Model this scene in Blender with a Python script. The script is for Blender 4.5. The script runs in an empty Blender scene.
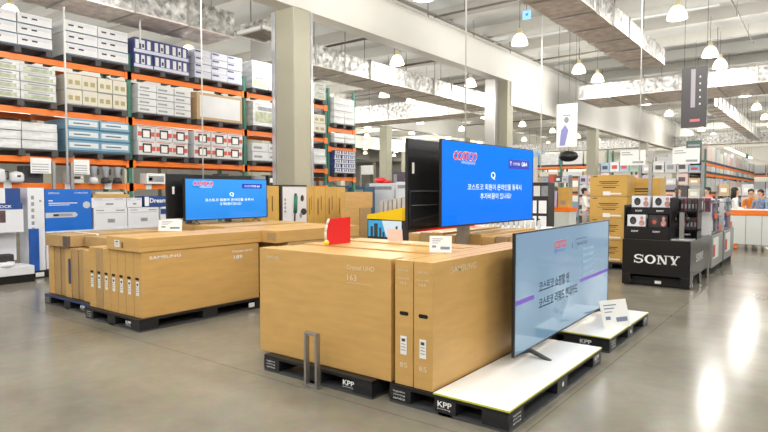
import bpy, math, random
from mathutils import Vector, Matrix
random.seed(7)
S = bpy.context.scene
C = S.collection
S.view_settings.view_transform = 'Standard'
S.view_settings.look = 'None'
S.view_settings.exposure = 0.0
PI = math.pi

# ------------------------------------------------------------------ materials
def lin(c):
    c = c / 255.0
    return c / 12.92 if c <= 0.04045 else ((c + 0.055) / 1.055) ** 2.4
def rgb(r, g, b): return (lin(r), lin(g), lin(b), 1)
MATS = {}
def mat(key, col=(200, 200, 200), rough=0.6, metal=0.0, noise=0.0, scale=8.0, emit=0.0, emitcol=None, coat=0.0, stretch=(1, 1, 1), bump=0.0):
    if key in MATS: return MATS[key]
    m = bpy.data.materials.new(key); m.use_nodes = True
    nt = m.node_tree; b = nt.nodes['Principled BSDF']
    b.inputs['Base Color'].default_value = rgb(*col)
    b.inputs['Roughness'].default_value = rough
    b.inputs['Metallic'].default_value = metal
    b.inputs['Coat Weight'].default_value = coat
    b.inputs['Coat Roughness'].default_value = 0.05
    if emit:
        b.inputs['Emission Color'].default_value = rgb(*(emitcol or col))
        b.inputs['Emission Strength'].default_value = emit
    if noise or bump:
        tc = nt.nodes.new('ShaderNodeTexCoord'); mp = nt.nodes.new('ShaderNodeMapping')
        mp.inputs['Scale'].default_value = stretch
        nz = nt.nodes.new('ShaderNodeTexNoise'); nz.inputs['Scale'].default_value = scale; nz.inputs['Detail'].default_value = 4
        nt.links.new(tc.outputs['Object'], mp.inputs['Vector']); nt.links.new(mp.outputs['Vector'], nz.inputs['Vector'])
        if noise:
            cr = nt.nodes.new('ShaderNodeValToRGB')
            c = rgb(*col)
            cr.color_ramp.elements[0].position = 0.3; cr.color_ramp.elements[1].position = 0.7
            cr.color_ramp.elements[0].color = tuple(max(0, v * (1 - noise)) for v in c[:3]) + (1,)
            cr.color_ramp.elements[1].color = tuple(min(1, v * (1 + noise)) for v in c[:3]) + (1,)
            nt.links.new(nz.outputs['Fac'], cr.inputs['Fac']); nt.links.new(cr.outputs['Color'], b.inputs['Base Color'])
        if bump:
            bp = nt.nodes.new('ShaderNodeBump'); bp.inputs['Strength'].default_value = bump; bp.inputs['Distance'].default_value = 0.05
            nt.links.new(nz.outputs['Fac'], bp.inputs['Height']); nt.links.new(bp.outputs['Normal'], b.inputs['Normal'])
    MATS[key] = m
    return m
card_m = mat('cardboard', (206, 164, 98), .42, noise=.07, scale=3, stretch=(1, 1, 6))
card_dk = mat('cardboard_seam', (120, 88, 45), .8)
card2_m = mat('cardboard_dull', (178, 146, 98), .65, noise=.09, scale=4)
card3_m = mat('cardboard_yellow', (206, 164, 82), .6, noise=.07, scale=3)
black_m = mat('black_plastic', (22, 22, 24), .45)
blackm2 = mat('black_block', (36, 37, 40), .4)
rib_m = mat('black_edge', (70, 72, 74), .4)
void_m = mat('void_black', (6, 6, 7), .7)
white_m = mat('white_board', (240, 240, 238), .35, noise=.01, scale=2)
yel_edge = mat('yellow_edge', (196, 198, 60), .5)
label_m = mat('white_label', (238, 238, 235), .5)
ink_m = mat('ink', (40, 38, 36), .6)
wink_m = mat('white_ink', (236, 226, 205), .5)
lightink = mat('pale_ink', (226, 208, 172), .55)
pure_w = mat('white_print', (245, 245, 245), .5)
steel_m = mat('brushed_steel', (168, 166, 162), .35, metal=.75, noise=.05, scale=20)
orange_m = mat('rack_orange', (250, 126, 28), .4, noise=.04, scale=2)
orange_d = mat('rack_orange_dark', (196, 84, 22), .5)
green_m = mat('rack_green', (66, 124, 106), .5, noise=.1, scale=4)
greydk = mat('dark_grey', (70, 70, 72), .6)
plaster = mat('column_paint', (172, 169, 150), .6, noise=.03, scale=1.5)
beam_m = mat('beam_paint', (216, 215, 208), .65, noise=.02, scale=1)
ceil_m = mat('ceiling_paint', (194, 195, 192), .8, noise=.03, scale=.6)
joist_m = mat('joist_paint', (190, 188, 181), .7)
pipe_m = mat('pipe_grey', (120, 116, 108), .5)
redpipe = mat('pipe_dark', (92, 80, 74), .5)
red_m = mat('red_board', (222, 28, 34), .4)
yellow_m = mat('yellow_panel', (250, 208, 10), .4)
skin_m = mat('skin', (216, 172, 146), .5)
hair_m = mat('dark_hair', (30, 24, 22), .45)
whitepole = mat('white_pole', (225, 225, 222), .4)
lamp_m = mat('lamp_glow', (255, 248, 228), .4, emit=3.2, emitcol=(255, 244, 214))
lampcap = mat('lamp_cap', (150, 146, 132), .5, emit=.35, emitcol=(240, 220, 150))
wallw = mat('wall_paint', (224, 221, 212), .7, noise=.02, scale=.7)
wood_p = mat('pallet_wood', (120, 98, 70), .8, noise=.2, scale=5)

def foil():
    m = bpy.data.materials.new('duct_foil'); m.use_nodes = True
    nt = m.node_tree; b = nt.nodes['Principled BSDF']
    tc = nt.nodes.new('ShaderNodeTexCoord'); v = nt.nodes.new('ShaderNodeTexVoronoi'); v.inputs['Scale'].default_value = 5
    n = nt.nodes.new('ShaderNodeTexNoise'); n.inputs['Scale'].default_value = 7; n.inputs['Detail'].default_value = 6
    mx = nt.nodes.new('ShaderNodeMix'); mx.data_type = 'FLOAT'; mx.inputs[0].default_value = .5
    bp = nt.nodes.new('ShaderNodeBump'); bp.inputs['Strength'].default_value = .6; bp.inputs['Distance'].default_value = .08
    cr = nt.nodes.new('ShaderNodeValToRGB'); cr.color_ramp.elements[0].color = rgb(140, 138, 134); cr.color_ramp.elements[1].color = rgb(214, 214, 212)
    cr.color_ramp.elements[0].position = .35; cr.color_ramp.elements[1].position = .65
    nt.links.new(tc.outputs['Object'], v.inputs['Vector']); nt.links.new(tc.outputs['Object'], n.inputs['Vector'])
    nt.links.new(v.outputs['Distance'], mx.inputs[2]); nt.links.new(n.outputs['Fac'], mx.inputs[3])
    nt.links.new(mx.outputs[0], bp.inputs['Height']); nt.links.new(bp.outputs['Normal'], b.inputs['Normal'])
    nt.links.new(n.outputs['Fac'], cr.inputs['Fac']); nt.links.new(cr.outputs['Color'], b.inputs['Base Color'])
    b.inputs['Metallic'].default_value = .75; b.inputs['Roughness'].default_value = .42
    return m
foil_m = foil()
foilbot = mat('underside_floor_tint', (226, 214, 206), .35, metal=.15, noise=.25, scale=2.2, stretch=(2, 2, 1), bump=.8)  # warm tint puts the floor's reflection into the underside colour

def floor_mat():
    m = bpy.data.materials.new('polished_concrete'); m.use_nodes = True
    nt = m.node_tree; b = nt.nodes['Principled BSDF']
    tc = nt.nodes.new('ShaderNodeTexCoord')
    n1 = nt.nodes.new('ShaderNodeTexNoise'); n1.inputs['Scale'].default_value = .55; n1.inputs['Detail'].default_value = 8; n1.inputs['Roughness'].default_value = .62
    n2 = nt.nodes.new('ShaderNodeTexNoise'); n2.inputs['Scale'].default_value = 9; n2.inputs['Detail'].default_value = 6
    cr = nt.nodes.new('ShaderNodeValToRGB')
    cr.color_ramp.elements[0].position = .3; cr.color_ramp.elements[0].color = rgb(122, 117, 103)
    cr.color_ramp.elements[1].position = .72; cr.color_ramp.elements[1].color = rgb(160, 155, 139)
    mx = nt.nodes.new('ShaderNodeMix'); mx.data_type = 'RGBA'; mx.blend_type = 'MULTIPLY'; mx.inputs[0].default_value = .28
    bk = nt.nodes.new('ShaderNodeTexBrick'); bk.offset = 0; bk.inputs['Scale'].default_value = 1
    bk.inputs['Brick Width'].default_value = 5.3; bk.inputs['Row Height'].default_value = 5.3; bk.inputs['Mortar Size'].default_value = .008
    bk.inputs['Color1'].default_value = (1, 1, 1, 1); bk.inputs['Color2'].default_value = (1, 1, 1, 1); bk.inputs['Mortar'].default_value = (.72, .71, .7, 1)
    mp = nt.nodes.new('ShaderNodeMapping'); mp.inputs['Location'].default_value = (1.6, 1.9, 0)
    m2 = nt.nodes.new('ShaderNodeMix'); m2.data_type = 'RGBA'; m2.blend_type = 'MULTIPLY'; m2.inputs[0].default_value = 1
    L = nt.links.new
    L(tc.outputs['Object'], n1.inputs['Vector']); L(tc.outputs['Object'], n2.inputs['Vector']); L(tc.outputs['Object'], mp.inputs['Vector']); L(mp.outputs['Vector'], bk.inputs['Vector'])
    L(n1.outputs['Fac'], cr.inputs['Fac']); L(cr.outputs['Color'], mx.inputs[6]); L(n2.outputs['Color'], mx.inputs[7])
    L(mx.outputs[2], m2.inputs[6]); L(bk.outputs['Color'], m2.inputs[7]); L(m2.outputs[2], b.inputs['Base Color'])
    mr = nt.nodes.new('ShaderNodeMapRange'); mr.inputs['To Min'].default_value = .12; mr.inputs['To Max'].default_value = .24
    L(n1.outputs['Fac'], mr.inputs['Value']); L(mr.outputs['Result'], b.inputs['Roughness'])
    b.inputs['Specular IOR Level'].default_value = .15
    return m

# ------------------------------------------------------------------ mesh helpers
class MB:
    def __init__(s): s.v = []; s.f = []; s.m = []; s.smooth = set()
    def face(s, pts, mi=0):
        n = len(s.v); s.v += [tuple(p) for p in pts]; s.f.append(tuple(range(n, n + len(pts)))); s.m.append(mi); return s
    def box(s, x0, x1, y0, y1, z0, z1, mi=0):
        n = len(s.v)
        s.v += [(x0, y0, z0), (x1, y0, z0), (x1, y1, z0), (x0, y1, z0), (x0, y0, z1), (x1, y0, z1), (x1, y1, z1), (x0, y1, z1)]
        for q in ((0, 3, 2, 1), (4, 5, 6, 7), (0, 1, 5, 4), (1, 2, 6, 5), (2, 3, 7, 6), (3, 0, 4, 7)):
            s.f.append(tuple(n + i for i in q)); s.m.append(mi)
        return s
    def prism(s, poly, axis, a, b, mi=0):
        # poly in the two remaining axes, extruded along axis from a to b
        def P(u, w, t):
            return {'x': (t, u, w), 'y': (u, t, w), 'z': (u, w, t)}[axis]
        n = len(s.v); k = len(poly)
        s.v += [P(u, w, a) for u, w in poly] + [P(u, w, b) for u, w in poly]
        s.f.append(tuple(n + i for i in range(k))); s.f.append(tuple(n + k + i for i in reversed(range(k)))); s.m += [mi, mi]
        for i in range(k):
            j = (i + 1) % k; s.f.append((n + i, n + k + i, n + k + j, n + j)); s.m.append(mi)
        return s
    def tube(s, p, q, r, n=8, mi=0, r2=None):
        p = Vector(p); q = Vector(q); r2 = r if r2 is None else r2
        d = (q - p).normalized(); u = d.orthogonal().normalized(); w = d.cross(u)
        b = len(s.v)
        for c, rr in ((p, r), (q, r2)):
            for i in range(n):
                a = 2 * PI * i / n; s.v.append(tuple(c + (u * math.cos(a) + w * math.sin(a)) * rr))
        for i in range(n):
            j = (i + 1) % n; s.f.append((b + i, b + j, b + n + j, b + n + i)); s.m.append(mi)
            s.smooth.add(len(s.f) - 1)
        s.f.append(tuple(b + i for i in reversed(range(n)))); s.f.append(tuple(b + n + i for i in range(n))); s.m += [mi, mi]
        return s
    def lathe(s, prof, c=(0, 0, 0), n=16, mi=0, axis='z', sx=1, sy=1):
        b = len(s.v)
        for r, z in prof:
            for i in range(n):
                a = 2 * PI * i / n; x, y = r * math.cos(a) * sx, r * math.sin(a) * sy
                s.v.append({'z': (c[0] + x, c[1] + y, c[2] + z), 'x': (c[0] + z, c[1] + x, c[2] + y), 'y': (c[0] + x, c[1] + z, c[2] + y)}[axis])
        for k in range(len(prof) - 1):
            for i in range(n):
                j = (i + 1) % n; s.f.append((b + k * n + i, b + k * n + j, b + (k + 1) * n + j, b + (k + 1) * n + i)); s.m.append(mi); s.smooth.add(len(s.f) - 1)
        return s
    def ellipsoid(s, c, rx, ry, rz, n=14, mi=0):
        prof = [(max(math.sin(PI * k / 8), .001), -math.cos(PI * k / 8)) for k in range(9)]
        b = len(s.v); s.lathe([(r, z) for r, z in prof], (0, 0, 0), n, mi)
        for i in range(b, len(s.v)):
            x, y, z = s.v[i]; s.v[i] = (c[0] + x * rx, c[1] + y * ry, c[2] + z * rz)
        return s
    def build(s, name, mats, parent=None, loc=None, bevel=0):
        me = bpy.data.meshes.new(name); me.from_pydata(s.v, [], s.f)
        if not isinstance(mats, (list, tuple)): mats = [mats]
        for m in mats: me.materials.append(m)
        for i, p in enumerate(me.polygons):
            p.material_index = s.m[i]
            if i in s.smooth: p.use_smooth = True
        me.update()
        o = bpy.data.objects.new(name, me); C.objects.link(o)
        if parent: o.parent = parent
        if loc: o.location = loc
        if bevel:
            b = o.modifiers.new('bevel', 'BEVEL'); b.width = bevel; b.segments = 2; b.limit_method = 'ANGLE'
        return o
def split(parts, name, m, parent):
    for p in parts: p.build(name, m, parent)
def tag(o, label, cat, group=None, kind=None):
    if label: o['label'] = label
    if cat: o['category'] = cat
    if group: o['group'] = group
    if kind: o['kind'] = kind
    return o
def thing(name, label, cat, loc=(0, 0, 0), rz=0, group=None):
    o = bpy.data.objects.new(name, None); C.objects.link(o)
    o.location = loc; o.rotation_euler = (0, 0, rz); o.empty_display_size = .1
    return tag(o, label, cat, group)
def struct(mb, name, m, bevel=0):
    o = mb.build(name, m, bevel=bevel); o['kind'] = 'structure'; return o
KIDS = {}
def dup(root, loc, rz=None, label=None, group=None):
    r = root.copy(); C.objects.link(r); r.location = loc
    if rz is not None: r.rotation_euler = (0, 0, rz)
    if label: r['label'] = label
    if group: r['group'] = group
    for ch in list(root.children):
        c = ch.copy(); C.objects.link(c); c.parent = r
        for g in list(ch.children):
            d = g.copy(); C.objects.link(d); d.parent = c
    return r

TXT = {}
def text_mesh(s, bold=0.0, shear=0.0):
    k = (s, bold, shear)
    if k in TXT: return TXT[k]
    cu = bpy.data.curves.new('lettering', 'FONT'); cu.body = s; cu.size = 1; cu.offset = bold; cu.shear = shear; cu.resolution_u = 3
    cu.align_x = 'LEFT'
    o = bpy.data.objects.new('lettering', cu); C.objects.link(o)
    bpy.context.view_layer.update()
    me = bpy.data.meshes.new_from_object(o.evaluated_get(bpy.context.evaluated_depsgraph_get()))
    bpy.data.objects.remove(o)
    vs = [v.co for v in me.vertices]
    if vs:
        x0 = min(v.x for v in vs); x1 = max(v.x for v in vs); y0 = min(v.y for v in vs); y1 = max(v.y for v in vs)
        for v in me.vertices:
            v.co = ((v.co.x - x0) / (x1 - x0), (v.co.y - y0) / (y1 - y0), 0)
    TXT[k] = me
    return me
FACE = {'-y': (PI / 2, 0, 0), '+x': (PI / 2, 0, PI / 2), '-x': (PI / 2, 0, -PI / 2), '+y': (PI / 2, 0, PI), 'top': (0, 0, 0)}
def text(s, loc, w, h, face, m, parent, name='lettering', bold=0.0, shear=0.0):
    """lettering s, its lower left corner at loc, w wide and h high, lying on a face"""
    me = text_mesh(s, bold, shear).copy(); me.materials.clear(); me.materials.append(m)
    o = bpy.data.objects.new(name, me); C.objects.link(o)
    o.location = loc; o.rotation_euler = FACE[face]; o.scale = (w, h, 1); o.parent = parent
    return o
def decal(mb, face, u0, u1, z0, z1, d, mi=0):
    """a rectangle on a face plane at depth d"""
    if face == '-y': mb.face([(u0, d, z0), (u1, d, z0), (u1, d, z1), (u0, d, z1)], mi)
    elif face == '+y': mb.face([(u1, d, z0), (u0, d, z0), (u0, d, z1), (u1, d, z1)], mi)
    elif face == '+x': mb.face([(d, u0, z0), (d, u1, z0), (d, u1, z1), (d, u0, z1)], mi)
    elif face == '-x': mb.face([(d, u1, z0), (d, u0, z0), (d, u0, z1), (d, u1, z1)], mi)
    return mb
def stadium(face, uc, zc, w, h, d, n=8):
    pts = []
    for k in range(n + 1):
        a = -PI / 2 + PI * k / n; pts.append((uc + w / 2 - h / 2 + math.cos(a) * h / 2, zc + math.sin(a) * h / 2))
    for k in range(n + 1):
        a = PI / 2 + PI * k / n; pts.append((uc - w / 2 + h / 2 + math.cos(a) * h / 2, zc + math.sin(a) * h / 2))
    return [(u, d, z) if face == '-y' else (d, u, z) for u, z in pts]

# ------------------------------------------------------------------ camera
th = math.radians(37.4); pt = math.atan(25 / 580)
F = Vector((-math.sin(th) * math.cos(pt), math.cos(th) * math.cos(pt), -math.sin(pt)))
R = Vector((math.cos(th), math.sin(th), 0)); U = R.cross(F)
cam = bpy.data.cameras.new('camera'); cam.sensor_width = 36; cam.lens = 580 / 768 * 36; cam.clip_end = 300
co = bpy.data.objects.new('camera', cam); C.objects.link(co)
M = Matrix((R, U, -F)).transposed().to_4x4(); M.translation = (0, 0, 1.65); co.matrix_world = M
S.camera = co

# ------------------------------------------------------------------ room shell
struct(MB().box(-62, 30, -12, 72, -.2, 0), 'floor', floor_mat())
struct(MB().box(-62, 30, -12, 72, 7.5, 7.7), 'ceiling', ceil_m)
struct(MB().box(-62, 30, 71.8, 72, 0, 7.5), 'wall_back', wallw)
struct(MB().box(-62.2, -62, -12, 71.8, 0, 7.5), 'wall_left', wallw)
struct(MB().box(30, 30.2, -12, 71.8, 0, 7.5), 'wall_right_unseen', wallw)  # unseen wall, added to close the bright open side mirrored in the floor
k = 1
for i in range(27):
    y = .35 + 2.65 * i
    j = MB().box(-62, 30, y - .14, y + .14, 7.12, 7.5)
    o = struct(j, 'trim_%d' % k, joist_m); k += 1
# main beams along the columns, the deeper wall after the second column
struct(MB().box(-10.15, -9.7, -12, 20.7, 5.82, 6.98).box(-10.2, -9.66, -12, 20.7, 6.86, 6.98), 'trim_%d' % k, beam_m); k += 1
struct(MB().box(-10.15, -9.7, 20.7, 71.8, 4.92, 6.98), 'trim_%d' % k, beam_m); k += 1
for X in (-23.5, -37, -50):
    struct(MB().box(X - .25, X + .2, -12, 71.8, 5.9, 7.12), 'trim_%d' % k, beam_m); k += 1
for Y in (62,):
    struct(MB().box(-62, 30, Y - .2, Y + .2, 5.6, 7.12), 'trim_%d' % k, beam_m); k += 1
def column(x, y, s, top, near=False):
    o = struct(MB().box(x - s / 2, x + s / 2, y - s / 2, y + s / 2, 0, top), 'column', plaster, bevel=.02)
    return o
film_m = mat('clear_film', (214, 216, 220), .12, metal=.55, noise=.1, scale=2, bump=.3)
c1 = column(-10.0, 9.62, .6, 5.85)
# reflective protection sheets wrapped on the two visible corners
for nm, b in (('column_guard', (-10.315, -10.302, 9.33, 9.93)), ('column_guard', (-9.698, -9.69, 9.62, 9.95))):
    pass
g = MB().box(-10.42, -10.303, 9.3, 9.34, 0, 5.8)
tag(g.build('corner_guard', film_m), 'shiny protective film strip on the left side of the nearest column', 'guard')
g = MB().box(-9.698, -9.68, 9.85, 9.92, 0, 5.8)
tag(g.build('corner_guard', film_m), 'shiny protective film strip on the right side of the nearest column', 'guard')
for kk in range(1, 6):
    column(-10.0, 9.62 + 10.65 * kk + .45, .5, 6.9 if kk == 1 else 4.95)
struct(MB().box(-10.3, -10.05, 19.9, 20.35, 0, 5.85).box(-10.38, -9.98, 19.85, 19.9, 0, 5.85), 'column', steel_m)
for X in (-23.5, -37, -50):
    for kk in range(0, 6):
        column(X, 9.62 + 10.65 * kk, .6, 5.95)

# ------------------------------------------------------------------ lamps
def lamp_proto():
    t = thing('pendant_lamp', 'glowing white dome pendant lamp hanging below the warehouse ceiling on a thin rod', 'lamp', (0, 0, 6), 0, 'high bay dome lamps under the ceiling')
    d = MB().lathe([(.02, .26), (.09, .25), (.15, .2), (.2, .1), (.235, 0), (.24, -.06), (.2, -.055), (.1, -.05), (.01, -.05)], n=20)
    d.build('dome', lamp_m, t)
    MB().lathe([(.01, .42), (.05, .41), (.075, .33), (.09, .25), (.06, .24)], n=12).build('cap', lampcap, t)
    MB().tube((0, 0, .4), (0, 0, 1.2), .008, 5).build('rod', redpipe, t)
    return t
lp = lamp_proto(); first = True
SKIP = set()
lx = [9.8, 5.5, 1.2, -3.1, -7.3, -11.75, -16.2, -20.8, -25.1, -29.5, -34, -38.4, -42.8]
ly = [-4.3, .85, 5.95, 11.0, 16.1, 21.2, 23.35 + .001, 31, 36.3, 41.6, 47, 52.4, 58]
def visible(p):
    v = Vector(p) - Vector((0, 0, 1.65)); c = v.dot(F)
    if c < .5: return False
    return -20 < 384 + 580 * v.dot(R) / c < 790 and -25 < 216 - 580 * v.dot(U) / c
for x in lx:
    for y in ly:
        if visible((x, y, 6)):
            if first: lp.location = (x, y, 6); first = False
            else: dup(lp, (x, y, 6))
        if -21 < x and y < 37:
            L = bpy.data.lights.new('lamp_light', 'POINT'); L.energy = 150 * (1.75 if -9 < x < 3 and y < 7 else 1); L.color = (1, .975, .94); L.shadow_soft_size = .3
            o = bpy.data.objects.new('lamp_light', L); o.location = (x, y, 5.6); C.objects.link(o)
for x, y, w, e in ((-30, 62, 14, 1300), (-8, 62, 14, 1300), (-30, 20, 14, 1100), (-30, 45, 14, 1300), (-12, 50, 14, 1300), (3, 42, 12, 1000)):
    L = bpy.data.lights.new('hall_fill', 'AREA'); L.size = w; L.energy = e; L.color = (1, .97, .91)
    o = bpy.data.objects.new('hall_fill', L); o.location = (x, y, 6.9); C.objects.link(o); o.visible_camera = True
    L.size = .6 * w
    bpy.data.objects.remove(o)
    for dx in (-4.5, 0, 4.5):
        for dy in (-5, 5):
            P = bpy.data.lights.new('hall_fill', 'POINT'); P.energy = e / (2.6 if x < -20 else 5.0); P.color = (1, .97, .91); P.shadow_soft_size = .25  # added fill point brightening the far hall, apart from the pendant lamps
            q = bpy.data.objects.new('hall_fill', P); q.location = (x + dx, y + dy, 5.7); C.objects.link(q)
W = bpy.data.worlds.new('world'); S.world = W; W.use_nodes = True
bg = W.node_tree.nodes['Background']; bg.inputs[0].default_value = (1, .98, .95, 1); bg.inputs[1].default_value = .5

# ------------------------------------------------------------------ ducts and ceiling services
def duct(axis, a0, a1, u0, u1, z0, z1, label):
    # sections with flanges, slight irregularity
    t = thing('air_duct', label, 'duct', (0, 0, 0))
    side = MB(); bot = MB(); n = max(2, int((a1 - a0) / 1.2)); st = (a1 - a0) / n
    fl = MB()
    for i in range(n):
        s0 = a0 + i * st; s1 = s0 + st; j = random.uniform(-.02, .02)
        if axis == 'y':
            side.box(u0 + j, u1 + j, s0, s1, z0 + .02, z1 + j); bot.box(u0 + j - .005, u1 + j + .005, s0, s1, z0 - .01, z0 + .02); MB().box(u0 - .03, u1 + .03, s0 - .02, s0 + .02, z0 - .03, z1 + .03).build('flange', steel_m, t)
        else:
            side.box(s0, s1, u0 + j, u1 + j, z0 + .02, z1 + j); bot.box(s0, s1, u0 + j - .005, u1 + j + .005, z0 - .01, z0 + .02); MB().box(s0 - .02, s0 + .02, u0 - .03, u1 + .03, z0 - .03, z1 + .03).build('flange', steel_m, t)
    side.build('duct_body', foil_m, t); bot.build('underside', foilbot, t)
    for i in range(0, n, 2):
        s0 = a0 + i * st
        for u in (u0 - .02, u1 + .02):
            p = (u, s0, z0) if axis == 'y' else (s0, u, z0)
            MB().tube(p, (p[0], p[1], 7.5), .012, 4).build('hanger_rod', redpipe, t)
    return t
duct('y', 8.5, 18.9, -4.9, -3.95, 5.4, 5.85, 'foil wrapped duct running away overhead, right of the blue exit sign')
duct('y', 28.2, 49.5, -4.55, -3.95, 5.35, 5.95, 'thin foil duct receding over the far right aisle')
duct('x', -8.2, 14, 23.9, 26.9, 5.4, 5.95, 'wide foil duct crossing overhead from the third column to the right')
duct('y', 1.5, 9.2, -12.75, -11.66, 5.4, 6.0, 'long foil duct passing above the orange racking at upper left')
duct('y', 11.2, 24.2, -13.4, -12.1, 5.35, 5.95, 'foil duct behind the great white beam')
duct('x', -22, -13.45, 24.3, 26, 5.35, 6.2, 'foil cross duct seen under the great white beam')
duct('x', -24, 12, 50, 51.5, 5.2, 5.9, 'foil cross duct deep in the hall')
# air conditioner cassette
t = thing('air_diffuser', 'white framed ceiling air diffuser box left of the nearest column', 'air diffuser', (-11.2, 9.75, 5.5))
t.scale = (.8, .8, .8)
MB().box(-.55, .55, -.5, .5, .05, .3).build('housing', foil_m, t)
f = MB(); 
for a in (-1, 1):
    f.box(-.6, .6, a * .55 - .05, a * .55 + .05, -.02, .08); f.box(a * .6 - .05, a * .6 + .05, -.6, .6, -.02, .08)
f.build('frame', whitepole, t)
f = MB()
for i in range(9): f.box(-.55, .55, -.45 + i * .11, -.42 + i * .11, 0, .05)
f.build('grille', mat('slat_grey', (170, 160, 150), .5), t)
# long sprinkler pipes and conduits
def pipe(p, q, r, label, m=pipe_m):
    mid = (Vector(p) + Vector(q)) / 2
    mb = MB(); mb.tube(Vector(p), Vector(q), r, 8)
    n = int((Vector(q) - Vector(p)).length / 2.65)
    for i in range(n):
        a = Vector(p).lerp(Vector(q), (i + .5) / n); mb.tube(a, (a.x, a.y, 7.12 if i % 1 == 0 else 7.5), .008, 4)
        mb.tube(a, (a.x, a.y, a.z - .12), .015, 5)
    return tag(mb.build('sprinkler_pipe', m), label, 'pipe')
pipe((-9.4, 2, 6.85), (-9.4, 60, 6.85), .045, 'long grey sprinkler pipe along the top of the great beam')
pipe((-9.15, 2, 6.75), (-9.15, 26, 6.75), .02, 'thin conduit beside the pipe on top of the great beam')
pipe((-6.6, 6, 6.8), (-6.6, 24, 6.8), .018, 'thin ceiling conduit between the great beam and the nearest big duct')
pipe((-2.2, 15, 6.8), (-2.2, 24, 6.8), .02, 'grey ceiling pipe right of the nearest big duct')
pipe((-14.2, 9, 6.4), (-14.2, 40, 6.4), .03, 'grey pipe beyond the foil duct behind the great beam')
for i, yy in enumerate((11.9, 14.6, 18.4, 21.8)):
    mb = MB().tube((-9.3, yy, 6.75), (-5.2 if i % 2 else -2.5, yy, 6.75), .035, 8)
    for xx in (-8.3, -6.9, -5.6): mb.tube((xx, yy, 6.75), (xx, yy, 7.5), .01, 4)
    tag(mb.build('branch_pipe', pipe_m if i % 2 else whitepole), ['nearest of the pipes crossing the ceiling right of the great beam', 'second pipe crossing the ceiling right of the great beam', 'third pipe crossing the ceiling right of the great beam', 'farthest pipe crossing the ceiling before the wide cross duct'][i], 'pipe')
for i, (x0, yy) in enumerate(((-17, 14.5), (-18, 18.5), (-20, 23), (-21, 30), (-22, 38))):
    tag(MB().tube((x0, yy, 6.5), (-10.4, yy, 6.5), .04, 8).build('branch_pipe', redpipe), ['nearest', 'second', 'third', 'fourth', 'farthest'][i] + ' dark pipe crossing behind the great beam', 'pipe')
# small exit sign hanging over the aisle
t = thing('exit_sign', 'small light blue hanging sign above the lamp near the great beam', 'sign', (-7.0, 15.9, 6.55))
MB().box(-.12, .12, -.03, .03, .03, .27).build('panel', mat('sign_blue', (150, 205, 235), .4, emit=.6), t)
MB().lathe([(.001, -.002), (.04, -.002)], (.02, -.034, .15), 10, axis='y').build('pictogram', mat('sign_teal', (60, 150, 200), .5, emit=.3), t)
MB().tube((0, 0, .3), (0, 0, .95), .01, 5).build('rod', redpipe, t)

#@@PART2
greyp0 = mat('line_grey', (120, 122, 126), .5)
# ------------------------------------------------------------------ pallets
def kpp_pallet(loc, w, l, label, board=None, text_front=True, text_side=True, mid=False):
    """black plastic pallet, w along x, l along y, origin at its front left corner"""
    t = thing('plastic_pallet', label, 'pallet', loc, 0)
    MB().box(0, w, 0, l, .118, .148).build('deck', black_m, t, bevel=.004)
    fr = MB()
    for a, b in ((0, .1), (w / 2 - .06, w / 2 + .06), (w - .1, w)): fr.box(a, b, 0, l, 0, .022)
    for a, b in ((0, .1), (l / 2 - .06, l / 2 + .06), (l - .1, l)): fr.box(.1, w - .1, a, b, 0, .022)
    fr.build('base_frame', rib_m, t)
    bx = (0, w / 2 - .09, w - .2); by = (0, l / 2 - .11, l - .24)
    for i, a in enumerate(bx):
        for j, b in enumerate(by):
            ww = (.2, .18, .2)[i]; ll = (.24, .22, .24)[j]
            m = MB().box(a, a + ww, b, b + ll, .02, .12)
            if i != 1 and j != 1:                      # ribs on the corner blocks
                for z in (.035, .052, .069, .086): m.box(a - .003, a + ww + .003, b - .003, b + ll + .003, z, z + .006)
            m.build('support_block', blackm2, t)
    for j in (.25, .5, .75):
        pass
    for c_ in (.3, l - .32): MB().box(.2, w - .2, c_, c_ + .02, .03, .118).build('inner_web', void_m, t)
    if text_front:
        kx = w / 2 - .06 if mid else w - .3
        text('KPP', (kx, -.005, .066), .12, .042, '-y', pure_w, t, bold=.02)
        text('pooling', (kx, -.005, .045), .11, .014, '-y', pure_w, t)
        for i, s in enumerate(('logistics', 'sharing', 'service')): text(s, (.04, -.005, .09 - i * .026), .11, .018, '-y', pure_w, t)
    if text_side:
        text('KPP', (w + .005, l - .2, .07), .12, .045, '+x', pure_w, t, bold=.02)
        text('pooling', (w + .005, l - .2, .045), .12, .016, '+x', pure_w, t)
        for i, s in enumerate(('logistics', 'sharing', 'service')): text(s, (w + .005, .06, .09 - i * .026), .13, .02, '+x', pure_w, t)
        MB().lathe([(.001, .004), (.022, .004)], (w, l / 2, .075), 10, axis='x').build('round_mark', pure_w, t)
    if board:
        x0, x1, y0, y1 = board
        b = MB().box(x0, x1, y0, y1, .149, .16)
        b.build('board_top', white_m, t)
        e = MB().box(x0 - .004, x1 + .004, y0 - .004, y0 + .001, .147, .158).box(x1 - .001, x1 + .004, y0, y1, .147, .158)
        e.build('board_edge', yel_edge, t)
    return t
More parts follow.
